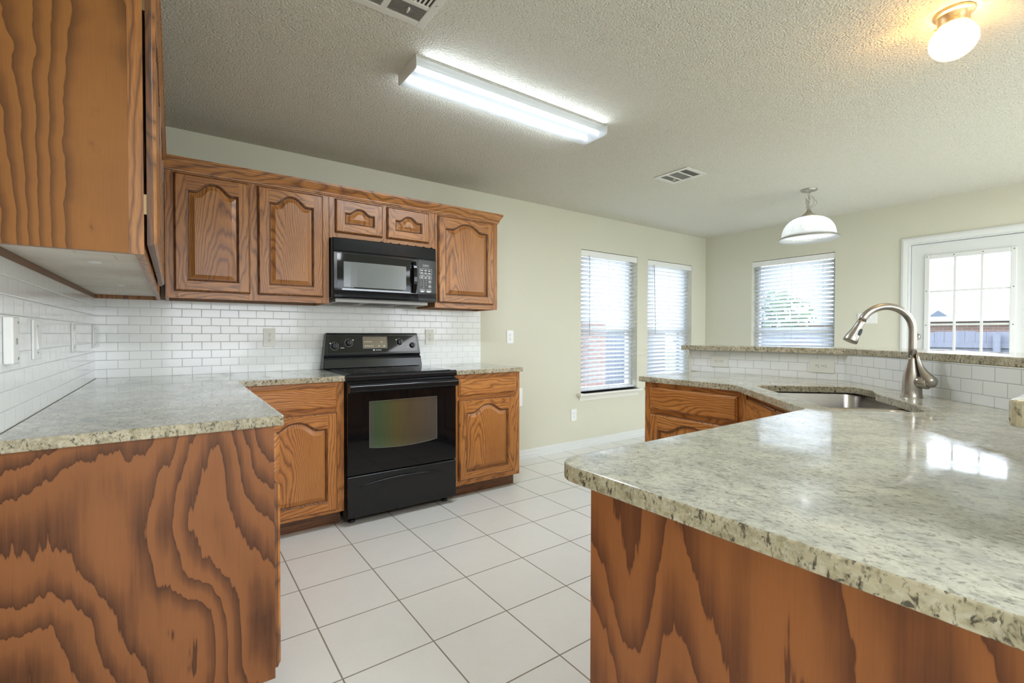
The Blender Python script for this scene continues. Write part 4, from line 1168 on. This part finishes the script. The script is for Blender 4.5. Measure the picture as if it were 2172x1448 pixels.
for zz in (-.048, .048): m.lathe([(.004, 0), (.003, .001), (.0005, .0013)], (.016, -.020, zz), 10, axis='y', cap1=True)
m.build('screw', PEWTER, bx)
wp2 = thing('wall_plate', 'blank white wall plate half hidden behind the narrow base cabinet', 'wall plate', (2.972, -.0005, .580), 0)
m = MB(); m.box(-.038, -.008, -.085, .038, 0, .085); m.build('cover_plate', PLATE_W, wp2, bevel=.002)
MB().lathe([(.003, 0), (.0025, .0012), (.0005, .0015)], (0, -.008, .05), 10, axis='y', cap1=True).build('screw', PEWTER, wp2)

# ------------------------------------------------------------------ ceiling fixtures
fx = thing('fluorescent_fixture', 'long lit fluorescent wraparound light on the kitchen ceiling', 'ceiling light', (1.856, -1.457, CEIL))
L2 = 1.215 / 2; hw = .104
m = MB(); m.box(-L2 + .004, -.055, -.022, L2 - .004, .055, 0); m.build('housing', FIX_W, fx, bevel=.002)
for s_ in (-1, 1):
    m = MB(); m.prism(rounded([(-hw, -.052), (-hw + .012, -.060), (hw - .012, -.060), (hw, -.052), (hw, -.001), (-hw, -.001)], [.008, .006, .006, .008, 0, 0], 3), s_ * L2 - .002, s_ * L2 + .002, axis='x'); m.build('end_cap', FIX_W, fx, bevel=.001)
lp = [(-hw + .004, -.010), (-hw + .002, -.046), (-hw + .012, -.056), (hw - .012, -.056), (hw - .002, -.046), (hw - .004, -.010)]
m = MB(); m.rings([[(x_, y_, z_) for y_, z_ in lp] for x_ in (-L2 + .003, L2 - .003)], 0, closed=False, smooth=False); m.build('lens', LENS, fx)
for yy in (-.048, .048):
    m = MB(); m.tube([(-L2 + .02, yy, -.036), (L2 - .02, yy, -.036)], .0125, 14); m.build('fluorescent_tube', TUBE_LIGHT, fx)
for s_ in (-1, 1):      # the light the tubes throw sideways along the ceiling
    ar = area_light('fluorescent_glow', (0, s_ * .1055, -.026), (R(90 * s_), 0, 0), 1.14, .030, 1.15, (.80, .91, 1.0), portal=False); ar.parent = fx
ar = area_light('fluorescent_downlight', (0, 0, -.064), (0, 0, 0), 1.14, .18, 10.5, (.84, .93, 1.0), portal=False); ar.parent = fx

pd = thing('pendant_lamp', 'ribbed glass dome pendant lamp hanging from a chain over the dining side', 'pendant lamp', (4.797, -1.712, CEIL))
m = MB(); m.lathe([(.062, 0), (.062, -.008), (.055, -.014), (.020, -.020), (.010, -.030), (.006, -.032)], n=32, cap1=True); m.build('canopy', PEWTER, pd)
zt = 2.205 - CEIL
def link(cx, cy, cz, rx, rz_l, ang):
    p = []
    for k in range(14):
        th = 2 * PI * k / 14; a_, b_ = rx * math.cos(th), rz_l * math.sin(th); p.append((cx + a_ * math.cos(ang), cy + a_ * math.sin(ang), cz + b_))
    return p
ch = MB(); z_ = -.035; k = 0
while z_ > zt + .02:
    ch.tube(link(.004 * math.sin(k), 0, z_ - .012, .0075, .0145, 0 if k % 2 else PI / 2), .0020, 6, loop=True); z_ -= .021; k += 1
for q in range(7): ch.tube(link(-.020 + .006 * math.sin(q * 2.1), .012 - .004 * q * .5, -.085 - q * .016, .0075, .0135, q * 1.2), .0020, 6, loop=True)
ch.build('chain', PEWTER, pd)
cd = MB()
pth = []
for k in range(41):
    t = k / 40; pth.append((.012 + .040 * math.sin(PI * t) + .012 * math.sin(5 * PI * t), -.010 - .035 * math.sin(PI * t) * math.cos(3 * t), -.05 + (zt + .02 + .05) * t))
cd.tube(pth, .0032, 8)
pth = [(-.004 + .052 * math.sin(PI * k / 20), -.045 * math.sin(PI * k / 20), -.060 - .11 * k / 20) for k in range(21)]
cd.tube(pth, .0030, 8); cd.build('lamp_cord', plain('lamp_cord_grey', (.50, .48, .44), .45), pd)
m = MB(); m.lathe([(.012, zt + .030), (.020, zt + .024), (.026, zt + .010), (.046, zt - .006), (.056, zt - .016), (.058, zt - .030), (.050, zt - .034)], n=32, cap0=True); m.build('socket_cap', plain('satin_cap', (.50, .46, .37), .38, .85), pd)
zr = 2.006 - CEIL
prof = []
for k in range(15):
    t = k / 14; th = t * PI / 2
    prof.append((.050 + (.203 - .050) * math.sin(th) ** .92, zr + (zt - .030 - zr) * (math.cos(th) ** .95)))
prof_in = [(r_ - .004, z_ - (.003 if i < 12 else 0)) for i, (r_, z_) in enumerate(prof)]
m = MB(); m.lathe(prof + prof_in[::-1], n=72); m.build('shade', SHADE_GLASS, pd)
m = MB(); m.lathe([(.200, zr + .006), (.206, zr + .004), (.222, zr - .006), (.230, zr - .014), (.228, zr - .018), (.205, zr - .006), (.198, zr + .002), (.200, zr + .006)], n=72); m.build('rim_band', PEWTER, pd)
m = MB(); m.lathe([(.196, zr - .001), (.212, zr - .012), (.226, zr - .0195), (.222, zr - .0215), (.200, zr - .010), (.196, zr - .001)], n=72); m.build('glass_lip', SHADE_GLASS, pd)
m = MB(); m.lathe([(.013, zt - .034), (.013, zt - .055), (.028, zt - .085), (.030, zt - .105), (.024, zt - .125), (.006, zt - .135)], n=20, cap0=True, cap1=True); m.build('bulb', WHITE_BULB, pd)

dm_ = thing('flush_mount_lamp', 'glowing warm ribbed globe lamp on the ceiling at the upper right', 'ceiling light', (2.818, -3.022, CEIL))
m = MB(); m.lathe([(.062, 0), (.064, -.005), (.061, -.010), (.053, -.013), (.049, -.017), (.048, -.045), (.046, -.050)], n=40, cap1=False); m.build('base', BRASS, dm_)
for k in range(3):
    th = R(200 + 120 * k); m = MB(); m.tube([(.046 * math.cos(th), .046 * math.sin(th), -.038), (.058 * math.cos(th), .058 * math.sin(th), -.038), (.060 * math.cos(th), .060 * math.sin(th), -.038)], [.003, .003, .006], 8)
    m.build('thumb_screw', BRASS, dm_)
prof = [(.044, -.044)]
for k in range(1, 17):
    th = R(36 + 144 * k / 16); prof.append((max(.003, .074 * math.sin(th)), -.108 + .068 * math.cos(th)))
m = MB(); m.lathe(prof, n=60); m.build('globe', GLOBE_GLASS, dm_)
m = MB(); m.lathe([(.010, -.03), (.010, -.068), (.019, -.085), (.021, -.100), (.015, -.116), (.003, -.122)], n=20, cap0=True, cap1=True); m.build('bulb', WARM_BULB, dm_)
for k in range(6):      # the lamp's warm light on the ceiling around it
    th = 2 * PI * k / 6
    ar = area_light('warm_lamp_glow', (.077 * math.cos(th), .077 * math.sin(th), -.108), (R(90), 0, th + PI / 2), .075, .05, 1.15, (1.0, .53, .15), portal=False); ar.parent = dm_

def louver_panel(mb, x0, y0, x1, y1, along, n, deep=.008, lean=.6):
    for k in range(n):
        if along == 'x':
            yy = y0 + (y1 - y0) * (k + .5) / n; h_ = (y1 - y0) / n * .42
            mb.rings([[(xx, yy - h_, -.006), (xx, yy - h_ + .0015, -.006), (xx, yy + h_ + .0015, -.0005), (xx, yy + h_, -.0005)] for xx in (x0, x1)], 0, cap0=True, cap1=True, smooth=False)
        else:
            xx = x0 + (x1 - x0) * (k + .5) / n; h_ = (x1 - x0) / n * .42
            mb.rings([[(xx - h_, yy, -.006), (xx - h_ + .0015, yy, -.006), (xx + h_ + .0015, yy, -.0005), (xx + h_, yy, -.0005)] for yy in (y0, y1)], 0, cap0=True, cap1=True, smooth=False)
def vent(label, x0, y0, x1, y1, panels, bars):
    v = thing('ceiling_vent', label, 'vent', ((x0 + x1) / 2, (y0 + y1) / 2, CEIL), 0, 'ceiling air vents')
    w, d = (x1 - x0) / 2, (y1 - y0) / 2
    MB().box(-w + .02, -d + .02, -.0022, w - .02, d - .02, -.0004).build('duct_opening', plain('duct_dark', (.06, .05, .045), .8), v)
    f = MB(); e_ = .032
    for a in ((-w, -d, -w + e_, d), (w - e_, -d, w, d), (-w + e_, -d, w - e_, -d + e_), (-w + e_, d - e_, w - e_, d)): f.box(a[0], a[1], -.007, a[2], a[3], -.0004)
    for a in bars: f.box(a[0], a[1], -.0068, a[2], a[3], -.0006)
    f.build('vent_frame', VENT_W, v, bevel=.0015)
    for p in panels:
        m = MB(); louver_panel(m, *p); m.build('louvers', VENT_W, v)
    s_ = MB()
    for q in ((-w + .014, 0), (w - .014, 0)): s_.lathe([(.0045, 0), (.0035, -.0015), (.0005, -.002)], (q[0], q[1], -.007), 10, cap1=True)
    s_.build('screw', PEWTER, v)
    lv_ = MB(); lv_.box(w - .10, d - .090, -.016, w - .094, d - .070, -.006); lv_.build('damper_lever', VENT_W, v)
    return v
w, d = .355 / 2, .310 / 2
vent('white ceiling vent at the top edge of the picture, near the fluorescent light', 1.195 - 2 * w, -1.7365 - 2 * d, 1.195, -1.7365,
     [(-w + .034, d - .110, -.012, d - .034, 'x', 11), (.012, d - .110, w - .034, d - .034, 'x', 11), (-w + .034, -d + .034, w - .034, d - .130, 'y', 18)],
     [(-.012, d - .130, .012, d - .032), (-w + .032, d - .130, w - .032, d - .110)])
w, d = .250 / 2, .300 / 2
vent('small white three-section ceiling vent beyond the fluorescent light', 3.461, -1.430, 3.711, -1.130,
     [(-w + .034, -d + .034, w - .034, -d + .095, 'x', 6), (-w + .034, -d + .107, w - .034, d - .107, 'x', 12), (-w + .034, d - .095, w - .034, d - .034, 'x', 8)],
     [(-w + .032, -d + .095, w - .032, -d + .107), (-w + .032, d - .107, w - .032, d - .095)])

# ------------------------------------------------------------------ outdoors
gd = MB().box(-12, -22, -.45, 45, 22, -.35).build('ground', GRASS); gd['kind'] = 'structure'
def fence(label, a, b, h, zb=-.35):
    a, b = Vector(a), Vector(b); d = b - a; L = d.length
    r_ = thing('wood_fence', label, 'fence', (a.x, a.y, zb), math.atan2(d.y, d.x))
    m = MB(); n = int(L / .145)
    for k in range(n):
        x_ = k * .145; hh = h + random.uniform(-.012, .012)
        m.box(x_, -.010, 0, x_ + .139, .010, hh)
    m.build('pickets', FENCE, r_)
    for zz in (.3, h - .3): MB().box(0, .012, zz, L, .05, zz + .09).build('rail', FENCE, r_)
    for k in range(int(L / 2.4) + 1): MB().box(k * 2.4, .052, 0, k * 2.4 + .09, .14, h - .05).build('post', FENCE, r_)
    return r_
fence('weathered grey wooden fence across the yard seen through the glass door', (12.4, -9), (12.4, 5.0), 1.58)
fence('wooden side fence glimpsed through the blinds of the stove-side window', (4.0, 5.2), (12.3, 5.2), 1.6)
# neighbour house beyond the fence
hs = thing('neighbor_house', 'washed-out brick house with a pale roof beyond the back fence', 'house', (18.9, 0, -.35))
m = MB(); m.box(.15, -9.0, 0, 9, 5.0, 2.15); m.build('house_wall', BRICK, hs)
m = MB()
m.rings([[(-.4, -9.4, 2.02), (9.5, -9.4, 2.02), (9.5, 5.4, 2.02), (-.4, 5.4, 2.02)], [(3.0, -6.6, 2.98), (4.8, -6.6, 2.98), (4.8, 2.6, 2.98), (3.0, 2.6, 2.98)]], 0, cap0=True, cap1=True, smooth=False)
m.rings([[(3.0, -9.6, 2.75), (9.4, -9.6, 2.75), (9.4, .10, 2.75), (3.0, .10, 2.75)], [(6.0, -5.2, 4.6), (6.4, -5.2, 4.6), (6.4, -3.6, 4.6), (6.0, -3.6, 4.6)]], 0, cap0=True, cap1=True, smooth=False)
m.build('roof', ROOF, hs)
MB().box(-.43, -9.4, 1.90, -.38, 5.4, 2.04).build('fascia', SIDING, hs)
m = MB(); m.prism([(.0, 2.04), (.8, 2.04), (.4, 2.36)], -.30, 1.6, axis='x'); gbl = m.build('gable', SIDING, hs)
m = MB(); m.prism([(.2, 2.07), (.6, 2.07), (.4, 2.23)], -.32, -.29, axis='x'); m.build('gable_vent', plain('vent_dark', (.10, .12, .15), .5), gbl)
# the house's brick wing, cut low so sky light reaches the blinds
PINKBRICK = brick('pinkish_brick', (.30, .185, .16), (.38, .25, .225), (.44, .41, .38))
wg = thing('brick_wall', 'pinkish brick house wing outside the stove-side window, cut low for sky light', 'brick wall', (2.45, 2.3, -.35))
MB().box(0, 0, 0, 4.15, .25, 1.72).build('masonry', PINKBRICK, wg)
MB().box(-.02, -.02, 1.72, 4.17, .27, 1.78).build('coping', SIDING, wg)
# a shrub beyond the far window
def blob_tree(label, loc, r_, h_):
    t = thing('leafy_tree', label, 'tree', loc)
    m = MB(); m.tube([(0, 0, 0), (.03, 0, h_ * .5), (0, .02, h_)], [.09, .07, .05], 8); m.build('trunk', plain('bark', (.16, .11, .08), .9), t)
    m = MB(); rnd = random.Random(5)
    for k in range(420):
        v_ = Vector((rnd.gauss(0, 1), rnd.gauss(0, 1), rnd.gauss(0, 1))).normalized() * r_ * (rnd.random() ** .4)
        c_ = Vector((v_.x, v_.y, h_ + v_.z * .8)); a_ = Vector((rnd.gauss(0, 1), rnd.gauss(0, 1), rnd.gauss(0, 1))).normalized(); b_ = a_.orthogonal().normalized(); s_ = .10 + .08 * rnd.random()
        m.quad([c_ - a_ * s_, c_ + b_ * s_ * .5, c_ + a_ * s_, c_ - b_ * s_ * .5])
    m.build('leaves', LEAF, t, fix=False)
blob_tree('green tree outside, glimpsed through the blind behind the bar', (14.0, 2.9, -.35), 1.0, 2.0)
